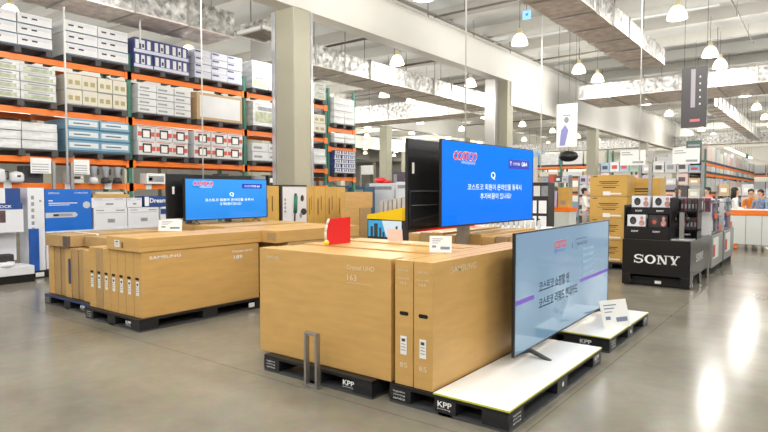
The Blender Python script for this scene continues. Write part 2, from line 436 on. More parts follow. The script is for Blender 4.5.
# ------------------------------------------------------------------ cartons
def carton(label, loc, sx, sy, sz, m=None, name='television_carton', cat='box', group=None, tape=None, holes=(), stickers=(), texts=(), seam=True):
    """holes: (face, u, z); stickers: (face, u0, u1, z0, z1); texts: (string, face, u, z, w, h, mat)"""
    m = m or card_m
    t = thing(name, label, cat, loc, 0, group)
    MB().box(.001, sx - .001, .001, sy - .001, 0, sz - .002).build('carton_body', m, t, bevel=.004)
    if seam:   # folded flap lines of the lid
        s = MB()
        if sy < sx: s.box(.003, sx - .003, sy / 2 - .002, sy / 2 + .002, sz - .004, sz - .0012)
        else: s.box(sx / 2 - .002, sx / 2 + .002, .003, sy - .003, sz - .004, sz - .0012)
        s.build('flap_seam', card_dk, t)
    def D(face, off): return {'-y': -off, '+x': sx + off, '-x': -off, '+y': sy + off}[face]
    for face, u, z in holes:
        mb = MB(); mb.face(stadium(face, u, z, .085, .03, D(face, .001))); mb.build('hand_hole', void_m, t)  # flat dark patch, the hand hole's inner shade put into its colour
    for face, u0, u1, z0, z1 in stickers:
        mb = MB(); d = D(face, .0015); decal(mb, face, u0, u1, z0, z1, d, 0)
        h = z1 - z0; d2 = D(face, .0022)
        decal(mb, face, u0 + (u1 - u0) * .2, u0 + (u1 - u0) * .75, z1 - h * .3, z1 - h * .14, d2, 1)
        for q in range(3): decal(mb, face, u0 + (u1 - u0) * .15, u0 + (u1 - u0) * .8, z1 - h * (.45 + q * .16), z1 - h * (.42 + q * .16), d2, 1)
        mb.build('label_sticker', [label_m, greydk], t)
    for s, face, u, z, w, h, mm in texts:
        d = D(face, .002); loc2 = {'-y': (u, d, z), '+x': (d, u, z)}[face]
        text(s, loc2, w, h, face, mm, t, bold=.01)
    return t

# group A: 65 inch cartons on the front pallet, broad faces to the viewer
kpp_pallet((-4.09, 3.53, 0), 1.27, 1.62, 'black plastic pallet under the nearest broad television cartons, behind the steel frame', text_side=False)
for i in range(8):
    y = 3.604 + i * .19
    if i == 0:
        carton('broad brown television carton facing the viewer, front one of the row behind the steel frame', (-4.232, y, .15), 1.545, .172, .972, seam=False,
               texts=[('SAMSUNG', '-y', .1, .872, .17, .034, lightink), ('Crystal UHD', '-y', 1.09, .845, .29, .05, lightink), ('163', '-y', 1.095, .765, .1, .05, lightink)])
        MB().box(1.09, 1.36, -.0015, -.001, .745, .748).build('printed_line', lightink, bpy.data.objects['television_carton'])
    else:
        carton('brown television carton packed behind the front broad one, only its top edge showing', (-4.232 + random.uniform(-.01, .01), y, .15), 1.545, .176, .972 - (i % 3) * .006, seam=False, group='television cartons packed behind the front broad one')
# group B: two long cartons end on, beside the display platform
kpp_pallet((-2.69, 3.59, 0), 1.01, 2.02, 'long black plastic pallet with a white board top carrying the large grey television', board=(.41, 1.015, -.002, 2.02), mid=True)
for i, (x, lab) in enumerate(((-2.652, 'tall narrow end of a television carton, left of the two beside the white platform'), (-2.472, 'tall television carton with its broad side along the white platform'))):
    carton(lab, (x, 3.607 - i * .004, .15), .172, 1.95, .972,
           holes=[('-y', .088, .56)], stickers=[('-y', .055, .115, .24, .385)],
           texts=[('SAMSUNG', '-y', .03, .88, .1, .02, lightink), ('Crystal UHD', '-y', .03, .82, .11, .02, lightink), ('163', '-y', .05, .785, .06, .022, lightink), ('85', '-y', .05, .14, .07, .04, lightink)] +
                 ([('SAMSUNG', '+x', .26, .865, .4, .05, lightink)] if i else []))
# steel guard frame standing in front
t = thing('steel_guard_frame', 'narrow upright steel frame standing on the floor before the nearest pallet', 'guard frame', (-3.47, 3.425, 0))
MB().box(0, .025, 0, .045, 0, .47).build('post', steel_m, t, bevel=.003)
MB().box(.125, .15, 0, .045, 0, .47).build('post', steel_m, t, bevel=.003)
MB().box(.025, .125, 0, .045, .445, .47).build('top_bar', steel_m, t, bevel=.003)
MB().box(.025, .125, 0, .045, 0, .03).build('foot_bar', steel_m, t, bevel=.003)

# group F: cartons end-on behind, under the blue television
kpp_pallet((-4.4, 6.2, 0), 1.9, 1.75, 'black plastic pallet under the cartons behind, below the raised blue television', text_side=False)
for i in range(10):
    carton('brown television carton standing end on under the raised blue television', (-4.35 + i * .178, 6.22, .15), .172, 1.62, .955 + .012 * ((i * 7) % 3), m=card2_m if i % 3 == 1 else card_m, group='end on cartons under the raised blue television', holes=[('-y', .086, .56)])

# left pallet C
kpp_pallet((-7.62, 3.585, 0), 1.3, 1.95, 'black plastic pallet under the left carton stack with the lying carton on top', text_side=False)
MB().box(1.301, 1.305, 1.60, 1.70, .04, .1).build('white_mark', pure_w, bpy.data.objects['plastic_pallet.003'])
labs = ['leftmost', 'second', 'third', 'fourth', 'fifth', 'sixth']
for i in range(7):
    x = -7.62 + i * .182
    tx = [('SAMSUNG', '+x', .1, .69, .42, .035, pure_w), ('Crystal UHD', '+x', 1.3, .66, .35, .04, pure_w), ('189', '+x', 1.33, .58, .14, .05, pure_w)] if i == 6 else []
    carton('television carton with its long side showing under the lying carton, left stack' if i == 6 else labs[i] + ' narrow carton end in the left stack of seven with hand holes',
           (x, 3.64, .15), .176, 1.76, .78, m=card2_m if i == 1 else card_m, holes=[('-y', .075, .46)], stickers=[('-y', .05, .115, .26, .43)], texts=tx)
t = carton('wide flat carton lying across the top of the left stack', (-7.1, 3.61, .932), .76, 1.85, .165, stickers=[('-y', .2, .32, .04, .125)], texts=[])
MB().box(.7601, .7608, .02, 1.8, .06, .062).box(.36, .4, -.001, 0, .03, .1).build('taped_corner', card_dk, t)
# pallet C2 behind with a second lying carton
kpp_pallet((-7.3, 5.62, 0), 1.3, 1.7, 'black plastic pallet behind the left carton stack', text_side=False)
for i in range(7):
    carton('television carton standing on the pallet behind the left stack', (-7.28 + i * .182, 5.64, .15), .176, 1.6, .775, group='cartons standing behind the left stack', m=card2_m)
t = carton('wide flat carton lying on the stack behind, left of the red board', (-7.2, 5.44, .93), 1.18, 1.75, .17, m=card_m)
MB().box(.98, 1.16, -.002, -.001, .03, .14).build('dark_print', card2_m, t)

kpp_pallet((-8.72, 5.68, 0), 1.3, 1.7, 'black plastic pallet under the cartons that carry the left blue television', text_side=False, text_front=False)
for i in range(7):
    carton('television carton standing under the left blue television', (-8.7 + i * .182, 5.7, .15), .176, 1.6, .775, group='cartons standing under the left blue television', m=card2_m)
carton('flat carton lying under the feet of the left blue television', (-8.72, 5.65, .93), 1.3, 1.75, .17, m=card_m)
# pallet D at far left
kpp_pallet((-9.1, 3.70, 0), 1.4, 1.9, 'black plastic pallet with blue trimmed edge under the leftmost weathered cartons', text_side=False)
blue_t = mat('navy_sheet', (48, 66, 112), .5)
MB().box(0, 1.4, -.008, -.002, .118, .15).build('blue_edge', blue_t, bpy.data.objects['plastic_pallet.006'])
for i in range(8):
    x = -9.1 + i * .178
    sx = .17
    t = carton(['leftmost', 'second', 'third', 'fourth', 'fifth', 'sixth', 'seventh', 'rightmost'][i] + ' weathered carton end in the far left stack', (x, 3.76 + (i % 3) * .012, .15), sx, 1.7, .70, m=card2_m if i % 3 else card_m)
    if i in (3, 7):
        MB().box(.1 if i == 3 else 0, .168, -.004, -.002, .2, .55).build('blue_band', blue_t, t)
t = carton('flat carton with a dark taped corner lying on the far left stack', (-9.08, 3.71, .862), .68, 1.7, .165, m=card2_m)
MB().box(.57, .684, -.003, .05, .01, .155).build('dark_corner', mat('grey_tape', (92, 82, 76), .5), t)
MB().box(-.003, .683, .42, .45, -.002, .168).build('strap', pure_w, t)
t = carton('second flat carton lying behind on the far left stack', (-8.38, 3.95, .862), .68, 1.6, .15, m=card2_m)

# second platform
kpp_pallet((-2.48, 6.02, 0), .76, 1.58, 'shorter black pallet with a white board top holding the price sign, by the grey television', board=(-.003, .765, -.002, 1.58))

# ------------------------------------------------------------------ televisions
def screen_mat(key, c1, c2, e):
    m = bpy.data.materials.new(key); m.use_nodes = True; nt = m.node_tree; b = nt.nodes['Principled BSDF']
    tc = nt.nodes.new('ShaderNodeTexCoord'); sp = nt.nodes.new('ShaderNodeSeparateXYZ'); cr = nt.nodes.new('ShaderNodeValToRGB')
    cr.color_ramp.elements[0].color = rgb(*c1); cr.color_ramp.elements[1].color = rgb(*c2)
    nt.links.new(tc.outputs['Generated'], sp.inputs[0]); nt.links.new(sp.outputs['Z'], cr.inputs['Fac'])
    nt.links.new(cr.outputs['Color'], b.inputs['Emission Color']); b.inputs['Emission Strength'].default_value = e
    b.inputs['Base Color'].default_value = (.01, .012, .016, 1); b.inputs['Roughness'].default_value = .08; b.inputs['Specular IOR Level'].default_value = .55
    return m
bluescr = screen_mat('blue_screen', (0, 116, 240), (0, 128, 250), 1.15)
blueleft = screen_mat('blue_screen_left', (32, 138, 232), (56, 160, 244), 1.1)
greyscr = screen_mat('grey_screen', (122, 158, 182), (136, 168, 196), .85)
glow_w = mat('screen_white', (225, 238, 255), .4, emit=.75)
glow_ink = mat('screen_ink', (16, 22, 32), .5)
glow_red = mat('screen_red', (206, 8, 22), .5, emit=.5)
glow_navy = mat('screen_navy', (20, 40, 150), .3, emit=.8)
glow_navy2 = mat('logo_blue', (12, 96, 180), .3, emit=.4)
glow_purple = mat('screen_purple', (104, 72, 168), .4, emit=.6)
pale_p = mat('screen_pale', (140, 170, 196), .6, emit=.35)
bezel_m = mat('bezel', (40, 40, 42), .3)

SCR = {}
def tv(name, label, loc, length, h, scr, rz=0, depth=.06):
    """screen faces local +x, length along y"""
    t = thing(name, label, 'television', loc, rz)
    MB().box(-depth, -.004, 0, length, 0, h).build('cabinet', black_m, t, bevel=.008)
    b = .012
    f = MB().box(-.006, .006, 0, length, 0, b * 1.4).box(-.006, .006, 0, length, h - b, h).box(-.006, .006, 0, b, b, h - b).box(-.006, .006, length - b, length, b, h - b)
    f.build('bezel', bezel_m, t)
    sc = decal(MB(), '+x', b, length - b, b * 1.4, h - b, .002).build('screen', scr, t); SCR[t.name] = sc
    t['label'] = label
    return t
def logo(t, y, z, w, h, wm=pure_w, red=glow_red):
    text('COSTCO', (.0040, y - w * .015, z - h * .08), w * 1.03, h * 1.16, '+x', wm if wm is pure_w else pale_p, t, bold=.05, shear=.25)
    text('COSTCO', (.0055, y, z), w, h, '+x', red, t, bold=.02, shear=.25)
    mb = MB()
    for k in range(3): decal(mb, '+x', y + w * (-.06 + .04 * k), y + w * .28, z - h * (.18 + .17 * k), z - h * (.1 + .17 * k), .0045)
    mb.build('logo_stripes', glow_navy2, t)
    text('WHOLESALE', (.0045, y + w * .33, z - h * .5), w * .62, h * .36, '+x', wm, t, bold=.01, shear=.2)
# large grey television on the platform
ang = math.atan2(-2.15 + 2.07, 7.42 - 4.48)
t = tv('large_television', 'large grey screened television standing across the white board topped pallets', (-2.075, 4.52, .235), 2.9, 1.06, greyscr, rz=-ang, depth=.025)
logo(t, .95, .85, .34, .075, glow_navy2)
text('x', (.0045, 1.47, .82), .04, .05, '+x', glow_ink, t)
mb = MB(); 
for a, b, c, d in ((1.6, 2.0, .9, .905), (1.6, 1.605, .8, .905), (1.6, 1.64, .8, .805)): decal(mb, '+x', a, b, c, d, .0045)
mb.build('logo_outline', glow_ink, t)
text('Hyundai Card', (.0045, 1.64, .82), .36, .055, '+x', glow_ink, t)
text('코스트코 쇼핑할 땐', (.0045, .56, .475), .84, .105, '+x', glow_ink, t, bold=.012)
text('코스트코 리워드 현대카드', (.0045, .56, .32), 1.12, .105, '+x', glow_ink, t, bold=.012)
for q_ in ((0.012, .44, .44, .48), (1.78, 2.885, .42, .455)): decal(MB(), '+x', *q_, .0042).build('purple_band', glow_purple, t)
mb = MB()
for k in range(5): decal(mb, '+x', 1.87, 2.25, .76 - k * .07, .79 - k * .07, .004)
mb.build('pale_panel', pale_p, t)
for y in (.35, 2.55):
    mb = MB().prism([(-.20, -.085), (.0, 0), (.22, -.085), (.17, -.085), (0, -.03), (-.15, -.085)], 'y', y, y + .045)
    mb.build('foot', greydk, t)

# raised blue television and the black one behind it
t = tv('raised_television', 'raised television showing a bright blue screen with white writing', (-3.33, 5.37, 1.25), 2.29, .965, bluescr, rz=math.radians(-1.8), depth=.03)
logo(t, .25, .755, .5, .09, pure_w)
for nm, u0, u1, z0, z1, m_ in (('badge', 1.56, 2.16, .69, .81, glow_navy),): decal(MB(), '+x', u0, u1, z0, z1, .004).build(nm, m_, t)
text('코스트코 회원몰', (.006, 1.68, .735), .2, .04, '+x', glow_w, t); text('Q&A', (.006, 1.93, .725), .17, .06, '+x', glow_w, t, bold=.02); text('T', (.006, 1.6, .73), .04, .05, '+x', glow_w, t, bold=.02)
text('Q', (.005, 1.1, .54), .11, .095, '+x', glow_w, t, bold=.02)
text('코스트코 회원이 온라인몰 등록시', (.005, .55, .41), 1.38, .075, '+x', glow_w, t)
text('추가비용이 있나요?', (.005, .84, .30), .8, .075, '+x', glow_w, t)
t = thing('black_television', 'switched off black television seen from behind, left of the raised blue screen', 'television', (-3.60, 5.13, 1.22))
MB().box(-.04, .0, 0, 2.3, 0, 1.0).build('rear_panel', black_m, t, bevel=.01)
MB().box(.0, .02, .02, 2.2, .04, .42).build('electronics_cover', mat('dark_cover', (30, 31, 35), .35), t, bevel=.008)
for z in (.27, .425): MB().box(.0, .024, .05, 2.2, z, z + .008).build('vent_line', greyp0, t)
MB().box(0, .004, .08, .12, .62, .74).build('label_sticker', label_m, t)
arc = MB(); XA = .024
for k in range(10):
    a0 = k / 10; a1 = (k + 1) / 10
    arc.face([(XA, .06 + 2.1 * a0, .1 + .09 * math.sin(a0 * 2.4)), (XA, .06 + 2.1 * a1, .1 + .09 * math.sin(a1 * 2.4)), (XA, .06 + 2.1 * a1, .112 + .09 * math.sin(a1 * 2.4)), (XA, .06 + 2.1 * a0, .112 + .09 * math.sin(a0 * 2.4))])
arc.build('cable_channel', rib_m, t)
t = thing('television_stand', 'grey metal pole stand rising from the cartons to carry the raised televisions', 'stand', (-3.455, 6.08, 0))
MB().box(-.055, .055, -.06, .06, .15, 2.0).build('pole', steel_m, t)
MB().box(-.1, .1, -.3, .3, 1.5, 1.56).build('bracket', greydk, t)
MB().box(-.1, .1, -.3, .3, 1.9, 1.96).build('bracket', greydk, t)
MB().box(-.12, .12, -.2, .1, 0, .15).build('stand_base', greydk, t)

# left blue television and its black twin
t = tv('left_television', 'television showing a sky blue screen above the left carton stack', (-8.22, 5.47, 1.165), 1.72, .695, blueleft)
logo(t, .16, .575, .38, .07, pure_w)
decal(MB(), '+x', 1.15, 1.6, .53, .61, .004).build('badge', glow_navy, t)
text('코스트코 회원몰 Q&A', (.006, 1.2, .55), .36, .04, '+x', glow_w, t)
text('Q', (.005, .88, .39), .09, .07, '+x', glow_w, t, bold=.02)
text('코스트코 회원이 온라인몰 등록시', (.005, .38, .31), 1.02, .05, '+x', glow_w, t)
text('추가비용이 있나요?', (.005, .68, .24), .45, .05, '+x', glow_w, t)
for y in (.2, 1.45): MB().prism([(-.1, -.055), (0, 0), (.12, -.055), (.1, -.055), (0, -.01), (-.085, -.055)], 'y', y, y + .02).build('foot', greydk, t)
t = thing('black_television', 'switched off black television just behind the left blue one', 'television', (-8.46, 5.3, 1.2))
MB().box(-.04, 0, 0, 1.75, 0, .73).build('rear_panel', black_m, t, bevel=.01)
MB().box(0, .04, .15, 1.6, .08, .4).build('electronics_cover', mat('dark_cover', (30, 31, 35), .35), t)
MB().box(0, .004, .1, .14, .4, .52).build('label_sticker', label_m, t)
for a in (.4, 1.2): MB().box(-.1, .06, a, a + .03, -.095, 0).build('foot', greydk, t)

# ------------------------------------------------------------------ cards and boards on the cartons
def price_card(label, loc, rz, w, h, lean, col=label_m, ink=True):
    t = thing('price_card', label, 'price card', loc, rz)
    dy = math.sin(lean) * h; dz = math.cos(lean) * h
    mb = MB(); q = [(0, 0, 0), (w, 0, 0), (w, dy, dz), (0, dy, dz)]
    mb.face(q); mb.face([(p[0], p[1] + .004, p[2]) for p in reversed(q)]); mb.build('card', col, t)
    b = MB().box(w * .3, w * .7, 0.01, dy + .03, 0, .006); b.build('card_foot', col, t)
    if ink:
        def P(u, v): return (w * u, dy * v - .002, dz * v)
        mb = MB()
        for u0, u1, v0, v1 in ((.12, .6, .8, .84), (.12, .5, .68, .72), (.12, .4, .56, .59), (.5, .92, .2, .36), (.12, .3, .3, .42)):
            mb.face([P(u0, v0), P(u1, v0), P(u1, v1), P(u0, v1)])
        mb.build('printed_lines', mat('card_ink', (120, 132, 160), .5), t)
    return t
price_card('white price card leaning on the narrow cartons, nearer the grey television', (-2.70, 4.17, 1.124), math.radians(28), .19, .145, .25)
price_card('pale pink backed card standing on the broad cartons, left of the white price card', (-3.66, 4.85, 1.124), math.radians(15), .17, .13, -.15, col=mat('pinkish_card', (236, 214, 206), .5), ink=False)
price_card('white price card standing on the lying carton of the left stack', (-7.32, 4.45, 1.098), math.radians(38), .32, .16, .2)
t = price_card('large white price card leaning on the second platform', (-1.88, 6.38, .161), math.radians(60), .38, .3, .3)
t = thing('red_board', 'red upright board with a white curved edge standing on the broad cartons', 'sign board', (-3.862, 4.12, 1.122))
MB().prism([(.03, 0), (.36, 0), (.36, .265), (.05, .255), (.02, .17)], 'x', -.006, .006).build('red_panel', red_m, t)
e = MB(); pr = [(.045, .255), (.015, .2), (-.005, .13), (0, .06), (.03, 0)]
for (a, b), (c, d) in zip(pr, pr[1:]): e.tube((0, a, b), (0, c, d), .011, 6)
e.build('white_edge', whitepole, t)
MB().ellipsoid((.0, .01, .025), .025, .03, .025).build('yellow_knob', yellow_m, t)

# ------------------------------------------------------------------ white power poles dropping from the ceiling
def drop(label, x, y, z0, z1, r=.012):
    t = thing('power_pole', label, 'pole', (x, y, 0))
    MB().tube((0, 0, z0), (0, 0, z1), r, 8).build('pole', whitepole, t)
    MB().lathe([(.02, -.03), (.05, -.02), (.05, .0)], (0, 0, z1), 10).build('ceiling_plate', whitepole, t)
drop('white power pole dropping to the left blue television', -8.4, 5.95, 1.86, 7.5, .012)
drop('white power pole dropping to the raised blue television', -3.5, 6.2, 2.2, 7.5, .010)
drop('thin white pole hanging right of the blue exit sign', -6.9, 16.8, 2.3, 7.5, .018)
drop('thin white pole hanging over the black headphone display', -2.9, 11.9, 2.25, 7.5, .010)
drop('thick white pole in front of the orange racking at far left', -12.4, 5.53, 1.8, 7.5, .022)
drop('thin white wire pole before the racking, left of the column', -12.1, 7.0, 4.9, 7.5, .02)
# ------------------------------------------------------------------ orange pallet racking at left
def rack(label, x, y0s, levels, top, depth=1.1, far=False, group=None, skip=()):
    """x: front plane; y0s: upright positions; levels: per bay list of beam z"""
    t = thing('pallet_rack', label, 'racking', (0, 0, 0), 0, group)
    for y in y0s:
        for d in (0, depth):
            mb = MB().box(x - d - .08, x - d, y - .045, y + .045, 0, top)
            mb.build('upright', green_m, t)
        z = .3
        while z < top - .6:
            MB().tube((x - .04, y, z), (x - depth - .04, y, z + .5), .015, 5).build('brace', green_m, t); z += .6
    for i, lv in enumerate(levels):
        a, b = y0s[i] + .05, y0s[i + 1] - .05
        for z in lv:
            MB().box(x - .05, x + .01, a, b, z - .115, z).build('beam', orange_m, t)
            for q0, q1 in ((a - .1, a + .06), (b - .06, b + .1)): MB().box(x + .011, x + .025, q0, q1, z - .16, z + .02).build('beam_connector', orange_m, bpy.data.objects[t.children[-1].name] if False else t)
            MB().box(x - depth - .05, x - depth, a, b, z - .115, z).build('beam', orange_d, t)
    return t
UP = [.5, 3.75, 7.0, 10.28, 13.48]
rack('tall orange and green pallet racking along the left side, full of pallet loads', -12.6, UP, [[1.81, 2.34, 3.30, 4.32]] * 4, 4.75)
rack('short last section of orange racking right of the nearest column', -12.6, [13.6, 14.85], [[2.1, 3.05, 3.66]], 4.9)

def load_pallet(x, y0, y1, z, depth, label, m):
    t = thing('pallet', label, 'pallet', (0, 0, 0))
    mb = MB().box(x - depth, x, y0, y1, z + .1, z + .13)
    mb.build('deck', m, t)
    for c in (y0 + .06, (y0 + y1) / 2, y1 - .06): MB().box(x - depth, x, c - .06, c + .06, z, z + .1).build('bearer', m, t)
white_c = mat('white_carton', (216, 217, 218), .45, noise=.05, scale=2)
cream_c = mat('cream_carton', (212, 207, 192), .5, noise=.04, scale=2)
film_w = mat('wrapped_white', (210, 212, 212), .22, noise=.2, scale=3, stretch=(1, 1, 3), bump=.4)
bluewh = mat('blue_tray', (120, 164, 190), .5, noise=.05)
navyc = mat('navy_tray', (62, 74, 128), .5, noise=.05)
lilac = mat('lilac_tray', (204, 204, 220), .5, noise=.04)
redp = mat('red_print', (208, 92, 74), .6)
greenp = mat('green_print', (176, 184, 158), .6, noise=.25, scale=9)
greyp = mat('grey_print', (150, 152, 156), .6, noise=.15, scale=9)
darkp = mat('dark_print', (52, 48, 50), .6)
def carton_load(x, y0, y1, z0, z1, nc, nr, style, where, depth=1.05, pm=None):
    """a pallet with nc by nr cartons, each a thing; one group per load"""
    load_pallet(x, y0, y1, z0, depth, 'pallet under ' + where, pm or greydk)
    zb = z0 + .132; w = (y1 - y0) / nc; h = (z1 - zb) / nr
    mb = MB(); mb.box(-depth, 0, .006, w - .006, .002, h - .004, 0)
    mats = [white_c]; D = .003
    def q(a, b, c, d, mi): decal(mb, '+x', w * a, w * b, h * c, h * d, D + .001 * mi, mi)
    if style == 'crate':      # white crates with dark handle slots and blue lines along the base
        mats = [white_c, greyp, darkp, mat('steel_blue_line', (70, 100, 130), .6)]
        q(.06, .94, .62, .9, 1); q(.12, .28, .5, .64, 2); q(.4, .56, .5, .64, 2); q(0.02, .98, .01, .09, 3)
        mats[1] = mat('pale_grey_print', (206, 208, 212), .6)
    elif style == 'navy':
        mats = [navyc, lilac, white_c, darkp]
        q(.0, 1, .0, .22, 1)
        for k in range(3): q(.08 + k * .3, .26 + k * .3, .25, .85, 2); q(.12 + k * .3, .22 + k * .3, .35, .6, 3) if k == 1 else None
    elif style == 'lilac': mats = [mat('grey_lilac', (200, 202, 214), .5), navyc, white_c]; q(.05, .95, .55, .9, 1) if False else None; q(.1, .9, .2, .34, 2); q(.05, .45, .6, .82, 1)
    elif style == 'grill':
        mats = [white_c, redp, darkp, label_m]
        q(.04, .96, .3, .6, 1); q(.24, .76, .16, .8, 2); q(.32, .68, .22, .68, 3); q(.1, .9, .88, .93, 1)
    elif style == 'blue':
        mats = [bluewh, white_c, mat('dark_teal_print', (64, 112, 140), .5)]  # darker teal for the base strip and the centre bar
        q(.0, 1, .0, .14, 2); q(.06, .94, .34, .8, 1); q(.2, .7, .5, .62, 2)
    elif style == 'cream':
        mats = [cream_c, greyp, mat('olive_print', (170, 160, 110), .6)]
        q(.1, .8, .6, .8, 1) if False else None; q(.15, .4, .3, .6, 2); q(.55, .85, .3, .6, 2); q(.02, .98, 0, .06, 1)
    elif style == 'green':
        mats = [film_w, greenp, greyp]
        q(.1, .9, .15, .6, 1); q(.2, .8, .66, .82, 2)
    elif style == 'stack':
        mats = [white_c, greyp]; q(.1, .6, .35, .6, 1); q(0, 1, .0, .08, 1)
    elif style == 'window':
        mats = [mat('tan_frame', (190, 160, 120), .6), greenp, greyp, white_c]; q(.06, .94, .1, .9, 3); q(.14, .88, .2, .55, 1); q(.2, .8, .62, .82, 2)
    elif style == 'plain': mats = [film_w, greyp]; q(.02, .98, .0, .04, 1)
    src = None
    for i in range(nc):
        for j in range(nr):
            loc = (x + random.uniform(-.02, .012), y0 + i * w + random.uniform(-.004, .004), zb + j * h)
            if src is None:
                src = mb.build('stacked_carton', mats, None, loc, bevel=.006); tag(src, where[:1].lower() + where[1:], 'carton', where)
            else:
                o = src.copy(); C.objects.link(o); o.location = loc; o.rotation_euler.z = random.uniform(-.012, .012)
X = -12.45
L3, L2, L1 = 4.325, 3.305, 2.345
carton_load(X, 4.05, 5.32, L3, 5.10, 2, 3, 'crate', 'white crates at the top left corner of the racking')
carton_load(X, 5.56, 6.92, L3, 5.16, 2, 3, 'crate', 'white slotted crates on the top shelf beside the thick pole')
carton_load(X, 7.05, 8.46, L3, 5.12, 3, 2, 'navy', 'navy and white printed trays on the top shelf')
carton_load(X, 8.62, 10.08, L3, 5.16, 3, 4, 'lilac', 'pale lilac cartons on the top shelf left of the green printed ones')
carton_load(X, 10.42, 12.1, L3, 5.2, 3, 2, 'green', 'green printed wrapped cartons on the top shelf beside the column')
carton_load(X, 4.05, 5.38, L2, 4.13, 2, 4, 'green', 'wrapped green flecked cartons second shelf down at far left')
carton_load(X, 5.56, 6.86, L2, 4.07, 4, 2, 'cream', 'cream cartons in two layers second shelf down left of the green upright')
carton_load(X, 7.12, 8.50, L2, 4.09, 3, 4, 'stack', 'white cartons in four layers second shelf down right of the green upright')
carton_load(X, 8.67, 10.08, L2, 4.11, 1, 1, 'window', 'tan framed printed crate on the second shelf down')
carton_load(X, 10.42, 12.1, L2, 4.08, 2, 1, 'green', 'green printed bales on the second shelf beside the column')
carton_load(X, 4.05, 5.38, L1, 3.0, 2, 3, 'plain', 'white wrapped bales on the third shelf down at far left')
carton_load(X, 5.56, 6.92, L1, 3.16, 2, 3, 'blue', 'pale blue trays on the third shelf down')
carton_load(X, 7.10, 8.41, L1, 3.14, 3, 2, 'grill', 'white cartons with red patches and black frames, nearer load on the third shelf')
carton_load(X, 8.58, 10.06, L1, 3.14, 3, 2, 'grill', 'white cartons with red patches and black frames, farther load on the third shelf')
carton_load(X, 10.40, 12.1, L1, 2.97, 3, 2, 'stack', 'plain white cartons on the third shelf beside the column')
carton_load(X, 12.25, 13.3, L3, 4.95, 2, 2, 'green', 'wrapped cartons on the top shelf right of the column')
carton_load(X, 12.25, 13.3, L2, 4.0, 2, 2, 'cream', 'wrapped cartons on the second shelf right of the column')
carton_load(X, 12.25, 13.3, L1, 2.95, 2, 2, 'plain', 'pale cartons on the third shelf right of the column')
carton_load(X, 13.7, 14.7, 3.67, 4.62, 2, 4, 'plain', 'white wrapped sacks on the short rack section')
carton_load(X, 13.7, 14.7, 3.06, 3.5, 2, 2, 'plain', 'low white bundle on the short rack section')
carton_load(X, 13.7, 14.75, 2.11, 2.95, 3, 5, 'navy', 'blue and white bottle trays on the short rack section')
# merchandise along the lowest orange shelf
def small(name, label, cat, x, y0, y1, z0, z1, m, d=.3, extra=None, bevel=.01):
    t = thing(name, label, cat, (x, y0, z0))
    MB().box(-d, 0, 0, y1 - y0, 0, z1 - z0).build('casing', m, t, bevel=bevel)
    w = y1 - y0; h = z1 - z0
    if extra:
        for nm, a, b, c, e, mm in extra: decal(MB(), '+x', w * a, w * b, h * c, h * e, .002).build(nm, mm, t)
    return t
zz = 1.815
t = thing('kettle', 'white jug kettle at the left end of the lowest orange shelf', 'kettle', (-12.5, 4.33, zz))
MB().lathe([(.001, 0), (.1, 0), (.11, .03), (.09, .2), (.095, .24), (.04, .26), (.001, .27)]).build('jug', white_c, t)
MB().box(-.01, .01, .09, .15, .06, .08).box(-.01, .01, .14, .155, .06, .21).box(-.01, .01, .08, .15, .2, .22).build('handle', greydk, t)
t = thing('rice_cooker', 'white round rice cooker on the lowest orange shelf beside the kettle', 'rice cooker', (-12.5, 4.62, zz))
MB().lathe([(.001, 0), (.1, 0), (.13, .04), (.13, .15), (.09, .2), (.001, .22)]).build('body', white_c, t)
MB().box(.1, .135, -.03, .03, .1, .14).build('button_panel', greydk, t)
small('packed_box', 'dim grey box standing on the lowest orange shelf by the rice cooker', 'box', -12.6, 4.78, 5.15, zz, 2.15, greydk, extra=[('print', .2, .8, .3, .7, darkp)])
small('microwave', 'cream appliance with a dark slot on the lowest orange shelf', 'microwave', -12.45, 5.55, 5.88, zz, 2.05, cream_c, extra=[('window', .2, .8, .35, .6, darkp), ('dial', .86, .92, .3, .4, greydk)])
for i, (a, lab) in enumerate(((6.1, 'dark blender with a clear jug on the lowest orange shelf'), (6.36, 'second dark blender on the lowest orange shelf'), (6.62, 'third dark blender before the green upright'))):
    t = thing('blender', lab, 'blender', (-12.48, a, zz))
    MB().lathe([(.001, 0), (.1, 0), (.085, .1), (.05, .13), (.001, .13)]).build('motor_base', white_c if i == 0 else darkp, t)
    MB().lathe([(.05, .13), (.075, .3), (.08, .36), (.001, .37)]).build('jug', greyp, t)
    MB().box(-.01, .01, .08, .12, .18, .32).build('handle', greydk, t)
small('packed_box', 'white picture box on the lowest shelf left of the black television', 'box', -12.45, 7.3, 7.78, zz, 2.06, label_m, extra=[('photo', .1, .9, .2, .75, greyp), ('red_spot', .1, .3, .3, .6, redp)])
for i, (y, w, h, mm) in enumerate(((8.1, .3, .2, darkp), (8.5, .35, .25, cream_c), (8.95, .28, .22, greyp), (9.35, .3, .28, darkp), (9.75, .3, .2, white_c), (10.5, .4, .25, greyp), (11.0, .35, .28, darkp), (11.45, .4, .22, label_m))):
    small('packed_box', ['first', 'second', 'third', 'fourth', 'fifth', 'sixth', 'seventh', 'last'][i] + ' small boxed item along the lowest orange shelf above the blue television', 'box', -12.5, y, y + w, zz, zz + h, mm, extra=[('print', .15, .85, .25, .7, label_m if mm is darkp else greyp)])
# white price rail tags hanging on the orange beam
for i, (y, w) in enumerate(((4.42, .14), (5.55, .13), (6.38, .16), (7.35, .14), (8.2, .14))):
    tag(MB().box(-12.58, -12.572, y, y + w, 1.69, 1.83).build('shelf_tag', label_m), ['leftmost', 'second', 'third', 'fourth', 'rightmost'][i] + ' white tag on the lowest orange beam', 'tag')
